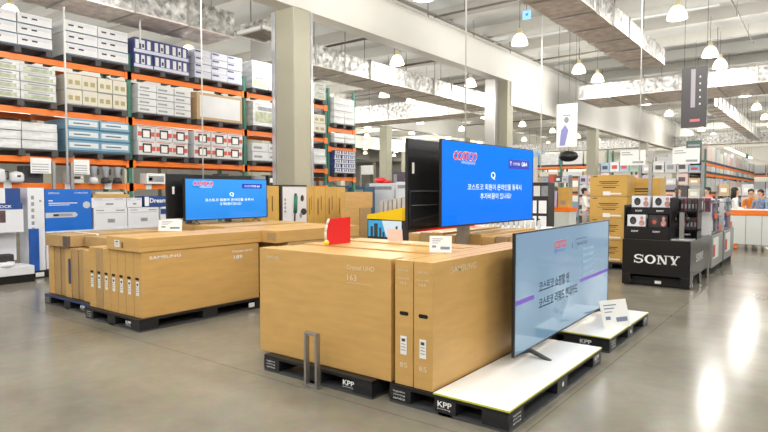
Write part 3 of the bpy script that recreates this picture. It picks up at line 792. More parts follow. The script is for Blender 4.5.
# grey stands with sheets of paper before the racking
for i, (y, lab) in enumerate(((5.26, 'grey post holding a paper sign, left one at the racking'), (5.62, 'grey post holding a paper sign, right one beside the thick white pole'))):
    t = thing('sign_post', lab, 'sign post', (-12.4, y, 0))
    MB().box(-.025, .025, -.03, .03, 0, 2.25).build('post', steel_m, t)
    s = -1 if i == 0 else 1
    y0, y1 = (-.42, -.04) if i == 0 else (.04, .36)
    MB().box(-.01, .0, y0, y1, 2.0, 2.3).build('sheet', label_m, t)
    mb = MB()
    for k in range(4): decal(mb, '+x', y0 + .02, y1 - .05, 2.02 + k * .05, 2.035 + k * .05, .002)
    mb.build('printed_lines', greyp, t)

# ------------------------------------------------------------------ appliance display at far left
app_white = mat('appliance_white', (228, 230, 236), .4, noise=.02)
app_blue = mat('appliance_blue', (20, 108, 208), .4, noise=.06, scale=3)
app_navy = mat('appliance_navy', (34, 72, 140), .4)
t = thing('robot_vacuum_display', 'white and navy display tower with a robot vacuum on its base at the left edge', 'display', (-11.75, 3.2, 0))
MB().box(-.5, 0, 0, 1.24, .9, 1.4).build('tower', app_white, t)
MB().box(-.52, .01, -.01, 1.23, 1.32, 1.43).build('header', app_navy, t)
MB().box(-.5, 0, .1, .95, 1.43, 1.70).build('upper_panel', app_white, t)
MB().box(-.45, 0, .95, 1.2, 1.43, 1.70).build('blue_side', app_navy, t)
MB().box(-.5, -.3, 0, 1.22, .36, .9).build('back_panel', app_white, t)
decal(MB(), '+x', .2, .95, 1.08, 1.3, .002).build('photo', mat('photo_dark', (92, 70, 76), .5, noise=.5, scale=6), t)
text('ROBOROCK', (.012, .55, 1.345), .5, .05, '+x', pure_w, t, bold=.01)
MB().box(-.3, .28, 0, 1.3, .14, .3).build('display_base', app_white, t, bevel=.01)
MB().box(-.3, .26, 0, 1.3, 0, .13).build('plinth', void_m, t)
t = thing('robot_vacuum', 'white and black round robot vacuum in its dock at the left edge', 'robot vacuum', (-11.62, 4.05, .302))
MB().lathe([(.001, 0), (.17, 0), (.175, .03), (.17, .08), (.001, .085)], n=24).build('body', app_white, t)
MB().lathe([(.001, .085), (.06, .085), (.06, .105), (.001, .11)]).build('sensor_turret', darkp, t)
MB().box(-.33, -.12, -.22, .22, 0, .2).build('dock', darkp, t, bevel=.02)
# plinth pallets under the boxes
t = thing('display_plinth', 'black low plinth under the blue and white appliance boxes at left', 'plinth', (-12.4, 4.55, 0))
MB().box(0, .58, 0, 3.2, 0, .14).build('plinth', void_m, t, bevel=.01)
MB().box(.581, .585, .1, .25, .03, .11).build('white_mark', pure_w, t)
t = thing('packed_box', 'tall white appliance box standing left of the big blue box', 'box', (-12.3, 4.575, .14))
MB().box(0, .4, 0, .29, 0, 1.57).build('box_body', app_white, t)
mb = MB(); 
for k in range(6): decal(mb, '+x', .06, .11, .75 + k * .12, .82 + k * .12, .402)
decal(mb, '+x', .2, .24, 1.3, 1.34, .402); mb.build('printed_lines', greyp, t)
t = thing('packed_box', 'small upright blue box standing before the tall white box', 'box', (-11.88, 4.57, .141))
MB().box(0, .05, 0, .16, 0, .8).build('box_body', mat('deep_blue', (34, 88, 170), .4, noise=.2, scale=5), t)
t = thing('display_ledge', 'white counter shelf carrying the blue box and white cartons', 'shelf', (-12.45, 4.88, 0))
MB().box(0, .56, 0, 2.7, .84, .87).build('shelf_board', app_white, t)
MB().box(0, .5, .02, .06, .14, .84).box(0, .5, 2.6, 2.66, .14, .84).box(0, .03, .06, 2.6, .14, .84).build('support', app_white, t)
t = thing('packed_box', 'big bright blue boxed vacuum with a silver picture band', 'box', (-12.35, 4.886, .871))
MB().box(0, .44, 0, .875, 0, .815).build('box_body', app_blue, t)
decal(MB(), '+x', 0, .56, .26, .36, .442).build('silver_band', mat('silver_print', (196, 200, 206), .4), t)
mb = MB(); mb.face([(.4435, .52 + .08 * math.cos(a * PI / 8), .31 + .05 * math.sin(a * PI / 8)) for a in range(16)]); mb.face([(.4435, .78 + .075 * math.cos(a * PI / 8), .5 + .07 * math.sin(a * PI / 8)) for a in range(16)]); mb.build('silver_spot', mat('silver_print', (196, 200, 206), .4), t)
decal(MB(), '+x', .14, .24, .285, .33, .444).build('dark_tag', darkp, t)
decal(MB(), '+x', .24, .5, .285, .335, .444).build('grey_tag', greyp, t)
text('SAMSUNG', (.443, .06, .72), .2, .035, '+x', pure_w, t); text('Cordless Stick', (.443, .55, .73), .26, .03, '+x', pure_w, t)
mb = MB(); decal(mb, '+x', .06, .6, .535, .55, .443); decal(mb, '+x', .06, .45, .5, .512, .443); decal(mb, '+x', .06, .14, .58, .6, .443); mb.build('printed_lines', pure_w, t)
for i, (y0, y1, z0, z1, lab) in enumerate(((5.81, 6.52, .871, 1.30, 'white carton on the counter shelf, lower left beside the blue box'), (6.54, 7.26, .871, 1.29, 'white carton on the counter shelf, lower right one'), (5.77, 6.50, 1.302, 1.51, 'flat white carton on top of the lower left one'), (6.52, 6.86, 1.30, 1.50, 'small white carton on top, right of the flat one'))):
    t = thing('packed_box', lab, 'box', (-12.35, y0, z0))
    MB().box(0, .44, 0, y1 - y0, 0, z1 - z0).build('box_body', app_white, t, bevel=.004)
    mb = MB(); w = y1 - y0; h = z1 - z0
    for a, b, c, d in ((.06, .94, .75, .77), (.4, .62, .28, .46), (.06, .3, .86, .9), (.66, .92, .84, .9)): decal(mb, '+x', w * a, w * b, h * c, h * d, .442)
    mb.build('printed_lines', greyp, t)
t = carton('flat brown carton lying on the white cartons beside the blue box', (-12.3, 5.8, 1.512), .4, .78, .07, name='packed_box')
t = carton('thin pale carton lying topmost on the white cartons', (-12.3, 5.86, 1.584), .38, .6, .05, m=cream_c, name='packed_box')
t = thing('packed_box', 'blue and white boxed appliance left of the black television', 'box', (-12.3, 6.92, 1.30))
MB().box(0, .4, 0, .62, 0, .24).build('box_body', app_navy, t)
text('Dream', (.402, .12, .09), .4, .1, '+x', pure_w, t, bold=.02); decal(MB(), '+x', .0, .1, .02, .22, .402).build('white_end', pure_w, t)
t = thing('packed_box', 'white box with a blue stripe right of the counter shelf cartons', 'box', (-12.3, 7.3, .871))
MB().box(0, .4, 0, .5, 0, .42).build('box_body', app_white, t)
decal(MB(), '+x', 0, .5, .26, .38, .402).build('blue_stripe', app_navy, t)

# ------------------------------------------------------------------ cartons and boxed stick vacuum behind the left stack
def tallbox(label, x, y0, y1, z1, m, d=.5, marks=True, z0=0.0):
    t = thing('packed_box', label, 'box', (x, y0, z0))
    MB().box(-d, 0, .003, y1 - y0 - .003, 0, z1 - z0).build('box_body', m, t, bevel=.004)
    w = y1 - y0
    if marks:
        mb = MB(); decal(mb, '+x', w * .42, w * .56, .2, .5, .002); decal(mb, '+x', w * .3, w * .38, z1 - z0 - .6, z1 - z0 - .25, .002); decal(mb, '+x', w * .6, w * .66, z1 - z0 - .5, z1 - z0 - .2, .002)
        mb.build('print', card_dk, t)
    return t
tallbox('tall yellow brown carton directly right of the left blue television', -8.7, 7.45, 7.93, 1.75, card3_m)
tallbox('narrow yellow brown carton right of the boxed stick vacuum', -8.7, 8.715, 8.92, 1.75, card3_m)
tallbox('wide yellow brown carton, middle one right of the boxed stick vacuum', -8.7, 8.925, 9.27, 1.742, card3_m)
tallbox('yellow brown carton beside the wide middle one', -8.7, 9.275, 9.62, 1.74, card3_m)
tallbox('narrow yellow brown carton at the right end of the carton row', -8.7, 9.625, 9.93, 1.74, card3_m)
t = thing('vacuum_box', 'white boxed stick vacuum with a picture of its parts, below the nearest column', 'box', (-8.7, 7.97, .1))
MB().box(-.3, 0, .05, .73, 0, 1.66).build('box_body', mat('vac_white', (226, 224, 226), .4, noise=.02), t)
MB().box(-.31, .005, 0, .05, 0, 1.67).box(-.3, .005, .05, .73, 1.64, 1.675).build('dark_edge', mat('brown_black', (56, 50, 46), .5), t)
mb = MB(); d = .003
mb.tube((d, .36, .75), (d, .4, 1.25), .02, 6, 0); mb.tube((d, .39, 1.1), (d, .41, 1.45), .045, 8, 1); mb.tube((d, .4, 1.3), (d, .41, 1.5), .03, 8, 0)
mb.ellipsoid((d, .6, 1.4), .004, .05, .07, mi=0); mb.ellipsoid((d, .64, 1.12), .004, .09, .07, mi=0); mb.ellipsoid((d, .56, 1.05), .004, .04, .06, mi=2); mb.tube((d, .62, .6), (d, .64, .85), .025, 6, 0); mb.tube((d, .33, .5), (d, .36, .8), .025, 6, 0)
for k in range(4): decal(mb, '+x', .1, .14, 1.35 - k * .08, 1.4 - k * .08, .004, 2)
mb.build('product_picture', [darkp, mat('teal_print', (46, 120, 104), .5), greyp], t)
tallbox('light brown carton lying at the end of the row, above two smaller ones', -8.0, 9.13, 10.05, 1.63, card_m, d=.12, marks=False, z0=1.28)
tallbox('lower light brown carton, left of the two under the lying one', -8.0, 9.13, 9.6, 1.278, card_m, d=.12, marks=False)
tallbox('lower light brown carton, right of the two under the lying one', -8.0, 9.61, 10.0, 1.278, card2_m, d=.12, marks=False)
# yellow topped display with a city photograph
t = thing('television_display', 'display with a yellow slanted top and a blue sky city picture', 'display', (-7.31, 9.0, 0))
MB().prism([(0, 1.1), (.86, 1.085), (.86, 1.33), (0, 1.175)], 'y', 0, .3).build('yellow_top', yellow_m, t)
MB().prism([(.862, 1.085), (1.0, 1.085), (1.0, 1.33), (.862, 1.33)], 'y', 0, .3).build('yellow_end', mat('yellow_shade', (226, 186, 10), .4), t)  # the end face's shade put into its colour, a darker yellow
MB().box(0, 1.0, .02, .3, .7, 1.084).build('cabinet', darkp, t)
MB().box(.1, .9, .05, .3, 0, .7).build('pedestal', darkp, t)
mb = MB(); decal(mb, '-y', .02, .84, .75, 1.07, .018, 0)
mb.face([(.36, .016, 1.07), (.84, .016, 1.07), (.84, .016, .75), (.48, .016, .75)], 1)
for u, h, w in ((.08, .2, .06), (.17, .26, .09), (.3, .18, .05), (.38, .1, .05), (.62, .16, .12), (.5, .08, .06), (.7, .22, .05)): decal(mb, '-y', u, u + w, .75, .75 + h, .014, 2)
mb.build('city_picture', [mat('sky_print', (60, 160, 214), .4, emit=.3), mat('cloud_print', (206, 222, 232), .4, emit=.3), mat('rock_print', (62, 74, 70), .5)], t)
# grey grid of upright slim cases and black box
for i in range(8):
    x = -8.15 + i * .125
    t = thing('slim_case', 'grey white slim case standing in a row behind the yellow topped display', 'case', (x, 10.5, 0), 0, 'slim cases behind the yellow topped display')
    MB().box(0, .09, 0, .5, 0, 1.42 + .02 * i).build('case_body', mat('case_grey', (206, 204, 200), .4), t)
    MB().box(.092, .118, .05, .5, 0, 1.38 + .02 * i).build('case_spine', greydk, t)
t = thing('speaker_box', 'black boxed speaker beside the row of slim cases', 'box', (-7.05, 10.6, 0))
MB().box(0, .42, 0, .4, 0, 1.52).build('box_body', black_m, t, bevel=.01)
mb = MB().lathe([(.001, -.003), (.07, -.003)], (.15, 0, 1.38), 14, axis='y'); mb.build('speaker_print', greyp, t)

# ------------------------------------------------------------------ right: stacked brown cartons
def stackbox(label, x0, x1, y, z0, z1, texts, d=.6):
    t = thing('packed_box', label, 'box', (x0, y, z0))
    w = x1 - x0; h = z1 - z0
    MB().box(0, w, 0, d, .003, h - .003).build('box_body', card3_m, t, bevel=.005)
    mb = MB()
    for a, b, c, e in ((.25, .78, .66, .7), (.3, .73, .59, .62), (.08, .2, .9, .94), (.2, .8, .5, .515), (.35, .7, .4, .44)): decal(mb, '-y', w * a, w * b, h * c, h * e, -.002)
    mb.build('print', darkp, t)
    mb = MB(); decal(mb, '-y', w * .36, w * .85, h * .1, h * .17, -.002); decal(mb, '-y', w * .36, w * .56, h * .06, h * .24, -.0025); mb.build('label_sticker', label_m, t)
    return t
struct_p = kpp_pallet((-4.12, 12.55, 0), .95, 1.0, 'dark pallet under the tall brown carton stack', text_front=False, text_side=False)
for i in range(4):
    stackbox(['lowest', 'second lowest', 'second highest', 'topmost'][i] + ' brown carton in the stack left of the black headphone display', -4.06, -3.3, 12.6, .152 + i * .46, .152 + (i + 1) * .46, 1)
t = stackbox('brown carton behind, its top showing above the headphone display', -3.72, -2.87, 13.5, 1.2, 1.93, 1)
t = stackbox('brown carton under the one behind the headphone display', -3.72, -2.87, 13.5, 0, 1.197, 1)

# ------------------------------------------------------------------ black headphone display
bin_m = mat('bin_black', (20, 20, 22), .35)
bin_side = mat('bin_black_sheen', (52, 52, 56), .25)  # side panel's sheen put into a lighter base colour
t = thing('display_bin', 'big black display bin with large white lettering on its front', 'display bin', (-2.86, 10.68, 0))
mb = MB().box(0, 1.08, 0, .03, .2, .81).box(0, .14, 0, .03, .02, .2).box(.94, 1.08, 0, .03, .02, .2).box(0, .03, .03, 1.95, .02, .81)
mb.build('front_panel', bin_m, t, bevel=.004)
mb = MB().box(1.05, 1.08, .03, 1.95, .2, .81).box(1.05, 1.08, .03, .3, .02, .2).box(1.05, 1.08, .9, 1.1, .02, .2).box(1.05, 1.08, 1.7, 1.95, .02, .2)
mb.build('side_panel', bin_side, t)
MB().box(.03, 1.05, .03, 1.95, .74, .78).build('top_board', bin_m, t)
MB().box(.14, .94, .1, 1.8, .02, .15).build('pallet_base', void_m, t)
MB().box(.52, .62, .09, .1, .05, .1).build('white_mark', label_m, t)
def sony(t, loc, w, h, face, m=pure_w):
    # wide slab serif letters built from strokes
    mb = MB(); L = w / 4.15
    def P(u, v): return (u, -0.0, v)
    st = h * .17; wd = L * .24
    def rect(u0, u1, v0, v1): mb.face([(u0, v0, 0), (u1, v0, 0), (u1, v1, 0), (u0, v1, 0)])
    def quad(*p): mb.face([(a, b, 0) for a, b in p])
    # S
    def arc(cx, cy, rx, ry, a0, a1, tx, ty, n=12):
        for k in range(n):
            a = math.radians(a0 + (a1 - a0) * k / n); b = math.radians(a0 + (a1 - a0) * (k + 1) / n)
            quad((cx + rx * math.cos(a), cy + ry * math.sin(a)), (cx + rx * math.cos(b), cy + ry * math.sin(b)), (cx + (rx - tx) * math.cos(b), cy + (ry - ty) * math.sin(b)), (cx + (rx - tx) * math.cos(a), cy + (ry - ty) * math.sin(a)))
    S0 = L * .86
    arc(S0 / 2, h * .72, S0 / 2, h * .28, 30, 270, wd * .8, st * .7); arc(S0 / 2, h * .29, S0 / 2, h * .29, -150, 90, wd * .8, st * .7)
    rect(S0 * .9, S0, h * .66, h * .95); rect(0, S0 * .1, h * .05, h * .34)
    x = L * 1.0
    arc(x + L * .5, h / 2, L * .52, h / 2, 0, 360, wd, st * .75, 24)
    x = L * 2.12
    rect(x + L * .1, x + L * .22, 0, h); rect(x, x + L * .36, 0, st * .6); rect(x - L * .02, x + L * .25, h - st * .6, h); rect(x + L * .76, x + L * .88, 0, h); rect(x + L * .64, x + L, h - st * .6, h)
    quad((x + L * .1, h), (x + L * .34, h), (x + L * .88, 0), (x + L * .68, 0))
    x = L * 3.14
    quad((x + L * .1, h), (x + L * .36, h), (x + L * .62, h * .45), (x + L * .42, h * .4)); quad((x + L * .84, h), (x + L * .94, h), (x + L * .62, h * .38), (x + L * .52, h * .45))
    rect(x + L * .4, x + L * .64, 0, h * .5); rect(x + L * .28, x + L * .76, 0, st * .6); rect(x, x + L * .48, h - st * .6, h); rect(x + L * .7, x + L * 1.04, h - st * .6, h)
    o = mb.build('lettering', m, t); o.location = loc; o.rotation_euler = FACE[face]
sony(t, (.2, -.003, .40), .72, .155, '-y'); sony(t, (1.083, .55, .42), .72, .14, '+x')
# tiers with boxed headphones
t = thing('display_shelf', 'black stepped shelf unit on the display bin holding boxed headphones', 'shelf', (-2.86, 10.75, .785))
MB().box(.02, .74, .0, .5, .215, .245).box(.02, .74, .25, .6, .545, .575).box(0, .02, 0, .6, 0, .62).box(.74, .76, 0, .6, 0, .75).box(.02, .74, .6, .62, 0, .75).build('shelf_board', bin_m, t)
MB().box(.02, .74, -.02, -.001, .1, .245).build('price_rail', bin_m, t)
MB().box(.02, .74, .225, .249, .46, .575).build('price_rail', bin_m, t)
MB().box(.02, .74, -.02, .6, 0, .1).build('plinth', bin_m, t)
for a in (.13, .48):
    for z, y in ((.15, -.022), (.5, .223)): text('SONY', (a, y, z), .12, .03, '-y', pure_w, t, bold=.02)
def phone_box(x, y, z, label, dark=False, w=.3, h=.2, group=None):
    t = thing('headphone_box', label, 'box', (x, y, z), 0, group)
    MB().box(0, w, 0, .14, 0, h).build('box_body', mat('dark_box', (58, 44, 44), .4) if dark else app_white, t)
    mb = MB()
    prof = [(w * .32 + .055 * math.cos(a * PI / 8), -.002, h * .5 + .07 * math.sin(a * PI / 8)) for a in range(16)]
    mb.face(prof, 0); mb.face([(w * .32 + .03 * math.cos(a * PI / 8), -.004, h * .42 + .035 * math.sin(a * PI / 8)) for a in range(16)], 1)
    mb.build('headphone_print', [greydk if dark else darkp, redp if dark else greydk], t)
    mb = MB(); mb.ellipsoid((w * .8, -.0015, h * .72), w * .09, .001, h * .17); mb.ellipsoid((w * .8, -.0015, h * .3), w * .15, .001, h * .26); mb.build('portrait_print', mat('portrait', (186, 140, 130), .5, noise=.4, scale=14), t)
    return t
phone_box(-2.81, 10.78, 1.032, 'white headphone box on the lower tier at the left')
phone_box(-2.46, 10.78, 1.032, 'dark headphone box on the lower tier', dark=True)
phone_box(-2.81, 11.05, 1.362, 'white headphone box on the upper tier at the left')
phone_box(-2.46, 11.05, 1.362, 'white headphone box on the upper tier at the right')
t = thing('headphone_stand', 'silver demonstration stand with black headphones in the middle of the black display', 'stand', (-1.98, 10.82, .785))
MB().box(-.13, .2, -.06, .3, 0, .05).build('stand_base', steel_m, t, bevel=.01)
MB().box(-.02, .05, .1, .15, .05, .5).build('post', steel_m, t)
mb = MB()
for k in range(10):
    a = PI * k / 9; b = PI * (k + 1) / 9
    if k < 9: mb.tube((.015 - .09 * math.cos(a), .08, .42 + .1 * math.sin(a)), (.015 - .09 * math.cos(b), .08, .42 + .1 * math.sin(b)), .012, 6)
mb.ellipsoid((-.075, .08, .37), .03, .04, .06); mb.ellipsoid((.105, .08, .37), .03, .04, .06); mb.build('headphones', bin_m, t)
t = thing('display_shelf', 'black shelf unit at the right of the black display with dark earphone packs', 'shelf', (-2.13, 11.4, .785))
MB().box(0, .33, 0, .4, .16, .19).box(0, .33, .1, .4, .48, .51).box(0, .02, 0, .42, 0, .72).box(.31, .33, 0, .42, 0, .72).box(0, .33, .4, .42, 0, .72).build('shelf_board', bin_m, t)
sony(t, (.09, -.004, .08), .14, .03, '-y')
for i in range(5):
    for j, z in enumerate((.19, .512)):
        tp = thing('earphone_pack', 'small dark earphone pack on the right hand shelf of the black display', 'pack', (-2.10 + i * .058, 11.45 + .1 * j, .785 + z), 0, 'earphone packs on the black display')
        MB().box(0, .05, 0, .2, 0, .2).build('pack_body', [darkp, mat('maroon_pack', (110, 50, 60), .4), greydk][i % 3], tp)
        MB().box(.01, .04, -.002, 0, .04, .12).build('print', greyp, tp)
# t-shaped grey sign pole with two price signs
t = thing('sign_pole', 'grey T shaped sign pole rising from the black display', 'sign pole', (-2.72, 12.0, .8))
MB().box(-.03, .03, -.03, .03, 0, 1.58).build('pole', steel_m, t)
MB().box(-.4, .3, -.03, .03, 1.50, 1.56).box(-.05, .05, -.05, .05, 1.4, 1.62).build('cross_arm', steel_m, t)
def price_sign(label, x, y, z, w, h, pole_z=None):
    t = thing('price_sign', label, 'sign', (x, y, z))
    MB().box(0, w, 0, .01, 0, h).build('panel', label_m, t)
    mb = MB(); decal(mb, '-y', w * .5, w * .92, h * .12, h * .26, -.002); decal(mb, '-y', w * .06, w * .4, h * .82, h * .88, -.002); decal(mb, '-y', w * .06, w * .5, h * .68, h * .74, -.002)
    mb.build('printed_lines', greyp, t)
    if pole_z: MB().tube((w * .2, .02, pole_z - z), (w * .2, .02, 0), .02, 6).build('pole', steel_m, t)
    return t
price_sign('white price sign hanging left of the T shaped pole', -3.26, 11.9, 2.15, .47, .29)
price_sign('white price sign right of the T shaped pole over the display', -2.36, 12.1, 2.16, .46, .29, pole_z=1.5)

# ------------------------------------------------------------------ further bins along the aisle
binw = mat('bin_grey', (150, 152, 150), .35)
or_card = mat('orange_card', (240, 96, 30), .5)
def aisle_bin(label, x, y, w, l, h, ztop, poster, seed):
    rnd = random.Random(seed)
    t = thing('display_bin', label, 'display bin', (x, y, 0))
    MB().box(0, w, 0, l, .14, h).build('bin_body', binw, t, bevel=.006)
    MB().box(.04, w - .04, .04, l - .04, 0, .14).build('pallet_base', void_m, t)
    d = w + .002
    decal(MB(), '+x', l * .1, l * .6, .3, h - .06, d).build('poster', label_m, t)
    decal(MB(), '+x', l * .1, l * .28, .34, h - .2, d + .002).build('red_print', redp, t)
    MB().box(.02, .06, .02, l - .02, h, ztop).box(w - .06, w - .02, l / 2 - .02, l / 2 + .02, h, ztop).build('rack_frame', greyp, t)
    MB().box(.02, w - .02, .02, .05, h, ztop - .1).build('end_panel', white_c, t)
    sh = MB(); n = 2
    for k in range(n + 1): sh.box(.02, w - .02, .04, l - .02, h + .02 + k * (ztop - h) / (n + .4), h + .04 + k * (ztop - h) / (n + .4))
    sh.build('shelf_board', greyp, t)
    return t
aisle_bin('grey display bin with a white poster just beyond the black display', -2.85, 12.85, 1.08, 1.45, .78, 1.5, 1, 1)
aisle_bin('second grey display bin with a poster further along the aisle', -2.85, 14.55, 1.08, 1.6, .78, 1.5, 1, 2)
cols = [mat('violet_pack', (88, 72, 170), .4), mat('white_pack', (222, 222, 226), .4), mat('pink_pack', (196, 120, 130), .4), mat('brown_pack', (140, 100, 84), .4), mat('teal_pack', (90, 150, 170), .4), darkp]
rnd = random.Random(5)
for b, (y0, l) in enumerate(((12.92, 1.32), (14.62, 1.45))):
    for lv in range(2):
        n = 5
        for i in range(n):
            m_ = rnd.choice(cols[:2] if i % 2 else cols)
            yy = y0 + i * l / n
            t = thing('retail_pack', ['lower', 'upper'][lv] + ' row retail pack in the ' + ['first', 'second', 'third'][b] + ' grey bin beyond the black display', 'pack', (-1.835, yy, .84 + lv * .33), 0, ['lower', 'upper'][lv] + ' row packs in the ' + ['first', 'second', 'third'][b] + ' grey bin')
            MB().box(-.3, 0, .01, l / n - .02, 0, .29).build('pack_body', m_, t)
            decal(MB(), '+x', .04, l / n - .06, .05, .14, .002).build('print', cols[(i + lv) % 2], t)
    bn = [o for o in C.objects if o.name.startswith('display_bin')][1 + b]
    for i in range(2):
        MB().box(1.082, 1.09, .2 + i * .6, .55 + i * .6, 1.1 - .26 * i, 1.2 - .26 * i).build('price_card', or_card, bn)
# packs along the front rim above the black display
for i in range(9):
    t = thing('hanging_pack', 'dark hanging pack in the row behind the T shaped pole', 'pack', (-2.75 + i * .11, 12.6, 1.25), 0, 'hanging packs behind the black display')
    MB().box(0, .09, 0, .08, 0, .26).build('pack_body', [greydk, mat('slate_pack', (96, 104, 118), .4), mat('maroon_pack', (110, 50, 60), .4)][i % 3], t)
    MB().box(.02, .07, -.002, 0, .05, .2).build('print', [greyp, label_m, darkp][i % 3], t)

# white counter with an orange top band
t = thing('service_counter', 'white panelled counter with an orange top band at the right edge', 'counter', (-2.18, 19.0, 0))
MB().box(0, 3.4, .02, .7, .16, 1.0).build('counter_body', mat('counter_white', (224, 228, 224), .4), t)
mb = MB()
for k in range(1, 9): mb.box(k * .38 - .006, k * .38 + .006, .014, .02, .16, 1.0)
mb.build('panel_joint', greyp, t)
MB().box(-.02, 3.42, 0, .72, .97, 1.11).build('orange_band', orange_m, t, bevel=.005)
MB().box(-.02, 3.42, 0, .72, 1.111, 1.13).build('counter_top', white_m, t)
MB().box(.0, .06, .03, .6, 0, .16).box(.06, .2, .0, .04, 0.04, .14).build('foot_bracket', orange_m, t)
t = thing('service_counter', 'small white counter with an orange edge in the middle distance', 'counter', (-8.9, 21.5, 0))
MB().box(0, 1.2, 0, .8, .1, .86).build('counter_body', mat('counter_white', (224, 228, 224), .4), t)
MB().box(-.02, 1.22, -.02, .82, .861, 1.03).build('orange_band', orange_m, t)
MB().box(.05, 1.15, .05, .75, 0, .1).build('plinth', greydk, t)
for i, (x, w, h, mm, lab) in enumerate(((-8.75, .5, .62, mat('lilac_box', (196, 186, 226), .4), 'lilac box standing on the middle counter'), (-8.2, .4, .75, card3_m, 'brown box standing on the middle counter'))):
    t = thing('packed_box', lab, 'box', (x, 21.7, 1.035)); MB().box(0, w, 0, .4, 0, h).build('box_body', mm, t); MB().box(.1, w - .1, -.003, 0, .1, .25).build('print', greyp, t)
# dark multi-screen rack right of the raised television
t = thing('monitor_rack', 'dark rack with white lit panels just right of the raised blue screen', 'rack', (-7.42, 16.2, 0))
MB().box(0, 1.0, 0, .5, 0, 1.9).build('rack_body', mat('rack_dark', (48, 46, 46), .5), t)
mb = MB()
for i in range(3):
    for j in range(2): decal(mb, '-y', .12 + i * .3, .36 + i * .3, .55 + j * .45, .92 + j * .45, -.003)
mb.build('white_panel', mat('panel_white', (226, 226, 226), .4, emit=.4), t)
mb = MB()
for i in range(4): decal(mb, '-y', .08 + i * .24, .28 + i * .24, 1.5, 1.8, -.003, i % 3)
mb.build('small_pictures', [greyp, redp, label_m], t)
struct(MB().box(-9.6, -7.2, 17.2, 17.3, 1.9, 2.7), 'wall_partition', cream_c)

# ------------------------------------------------------------------ hanging banners
t = thing('hanging_banner', 'white hanging banner with a figure in lilac, over the middle aisle', 'banner', (-6.5, 17.0, 2.95))
MB().box(0, .62, 0, .015, 0, 1.28).build('banner_sheet', mat('banner_white', (238, 236, 240), .5, emit=.1), t)  # sheet glows faintly by itself, brightness put into the material
mb = MB(); mb.face([(.1, -.003, .05), (.26, -.003, .05), (.36, -.003, .5), (.26, -.003, .66), (.14, -.003, .5)], 0); mb.ellipsoid((.3, -.003, .8), .07, .003, .09, mi=1); mb.box(.2, .42, -.004, -.002, .92, .95, 1)
mb.build('figure_print', [mat('lilac_print', (150, 150, 210), .5), greyp], t)
for a in (.05, .57): MB().tube((a, 0, 1.28), (a, 0, 4.1), .006, 4).build('cord', redpipe, t)
t = thing('hanging_speaker', 'black lens shaped hanging sign under the white banner', 'sign', (-6.2, 17.2, 2.65))
MB().ellipsoid((0, 0, .04), .3, .14, .17).build('shell', bin_m, t); MB().tube((0, 0, .2), (0, 0, 4.4), .008, 4).build('cord', redpipe, t)
t = thing('hanging_banner', 'dark grey hanging banner showing a lit device, over the right aisle', 'banner', (-2.69, 14.6, 3.07))
MB().box(0, .52, 0, .02, 0, 1.35).build('banner_sheet', mat('banner_dark', (62, 58, 58), .35), t)
mb = MB(); decal(mb, '-y', .19, .28, .45, 1.3, -.003, 0)
for k in range(5): decal(mb, '-y', .36, .39, .5 + k * .15, .54 + k * .15, -.003, 1)
decal(mb, '-y', .18, .38, .13, .19, -.003, 2)
mb.build('device_print', [mat('pale_device', (176, 170, 182), .4), label_m, mat('pink_print', (222, 120, 130), .5)], t)
for a in (.05, .5): MB().tube((a, 0, 1.35), (a, 0, 3.9), .006, 4).build('cord', redpipe, t)
t = thing('hanging_sign', 'dark green sign board hanging before the far right racking', 'sign', (-4.1, 23.3, 2.7))
MB().box(0, .5, 0, .02, 0, .75).build('panel', mat('sign_green', (74, 98, 92), .5), t)
mb = MB()
for k in range(3): decal(mb, '-y', .06, .44, .15 + k * .2, .22 + k * .2, -.003)
mb.build('printed_lines', greyp, t); MB().tube((.25, 0, .75), (.25, 0, 4.3), .006, 4).build('cord', redpipe, t)
# ------------------------------------------------------------------ far racking and goods
far_m = [white_c, cream_c, film_w, mat('far_grey', (196, 198, 200), .5), mat('far_pink', (222, 196, 190), .5), mat('far_blue', (150, 180, 205), .5), mat('far_tan', (206, 176, 130), .5), mat('far_lilac', (196, 192, 214), .5), mat('far_dark', (84, 80, 80), .5), mat('far_red', (196, 82, 70), .5), mat('far_green', (150, 176, 150), .5)]
def far_load(label, x0, x1, y0, y1, z0, z1, m, group):
    t = tag(MB().box(x0, x1, y0, y1, z0 + .12, z1, 0).box(x0 + .02, x1 - .02, y0 + .02, y1 - .02, z0, z0 + .12, 1).build('wrapped_load', [m, greydk]), label, 'pallet load', group)
    return t
rnd = random.Random(11)
# racking along the far side of the right aisle
ups = [30.4 + 2.75 * i for i in range(9)]
rack('orange racking receding along the far right aisle, full of white goods', -4.5, ups, [[1.5, 2.45, 2.95]] * 8, 3.6)
for i in range(8):
    for k in range(2):
        y0 = ups[i] + .12 + k * 1.28
        far_load('white goods load on the top beam of the far right racking', -5.6, -4.48, y0, y0 + 1.2, 2.955, 3.7 + rnd.uniform(-.15, .2), rnd.choice(far_m[:5]), 'top loads of the far right racking')
        far_load('goods load on the middle beam of the far right racking', -5.6, -4.48, y0, y0 + 1.2, 2.455, 2.82, rnd.choice(far_m[:6]), 'middle loads of the far right racking')
        far_load('goods load on the lower beam of the far right racking', -5.6, -4.48, y0, y0 + 1.2, 1.505, 2.3 + rnd.uniform(-.1, .03), rnd.choice(far_m[:8]), 'lower loads of the far right racking')
        far_load('goods standing on the floor under the far right racking', -5.6, -4.48, y0, y0 + 1.2, 0, 1.3 + rnd.uniform(-.1, .03), rnd.choice(far_m[:8]), 'floor goods under the far right racking')
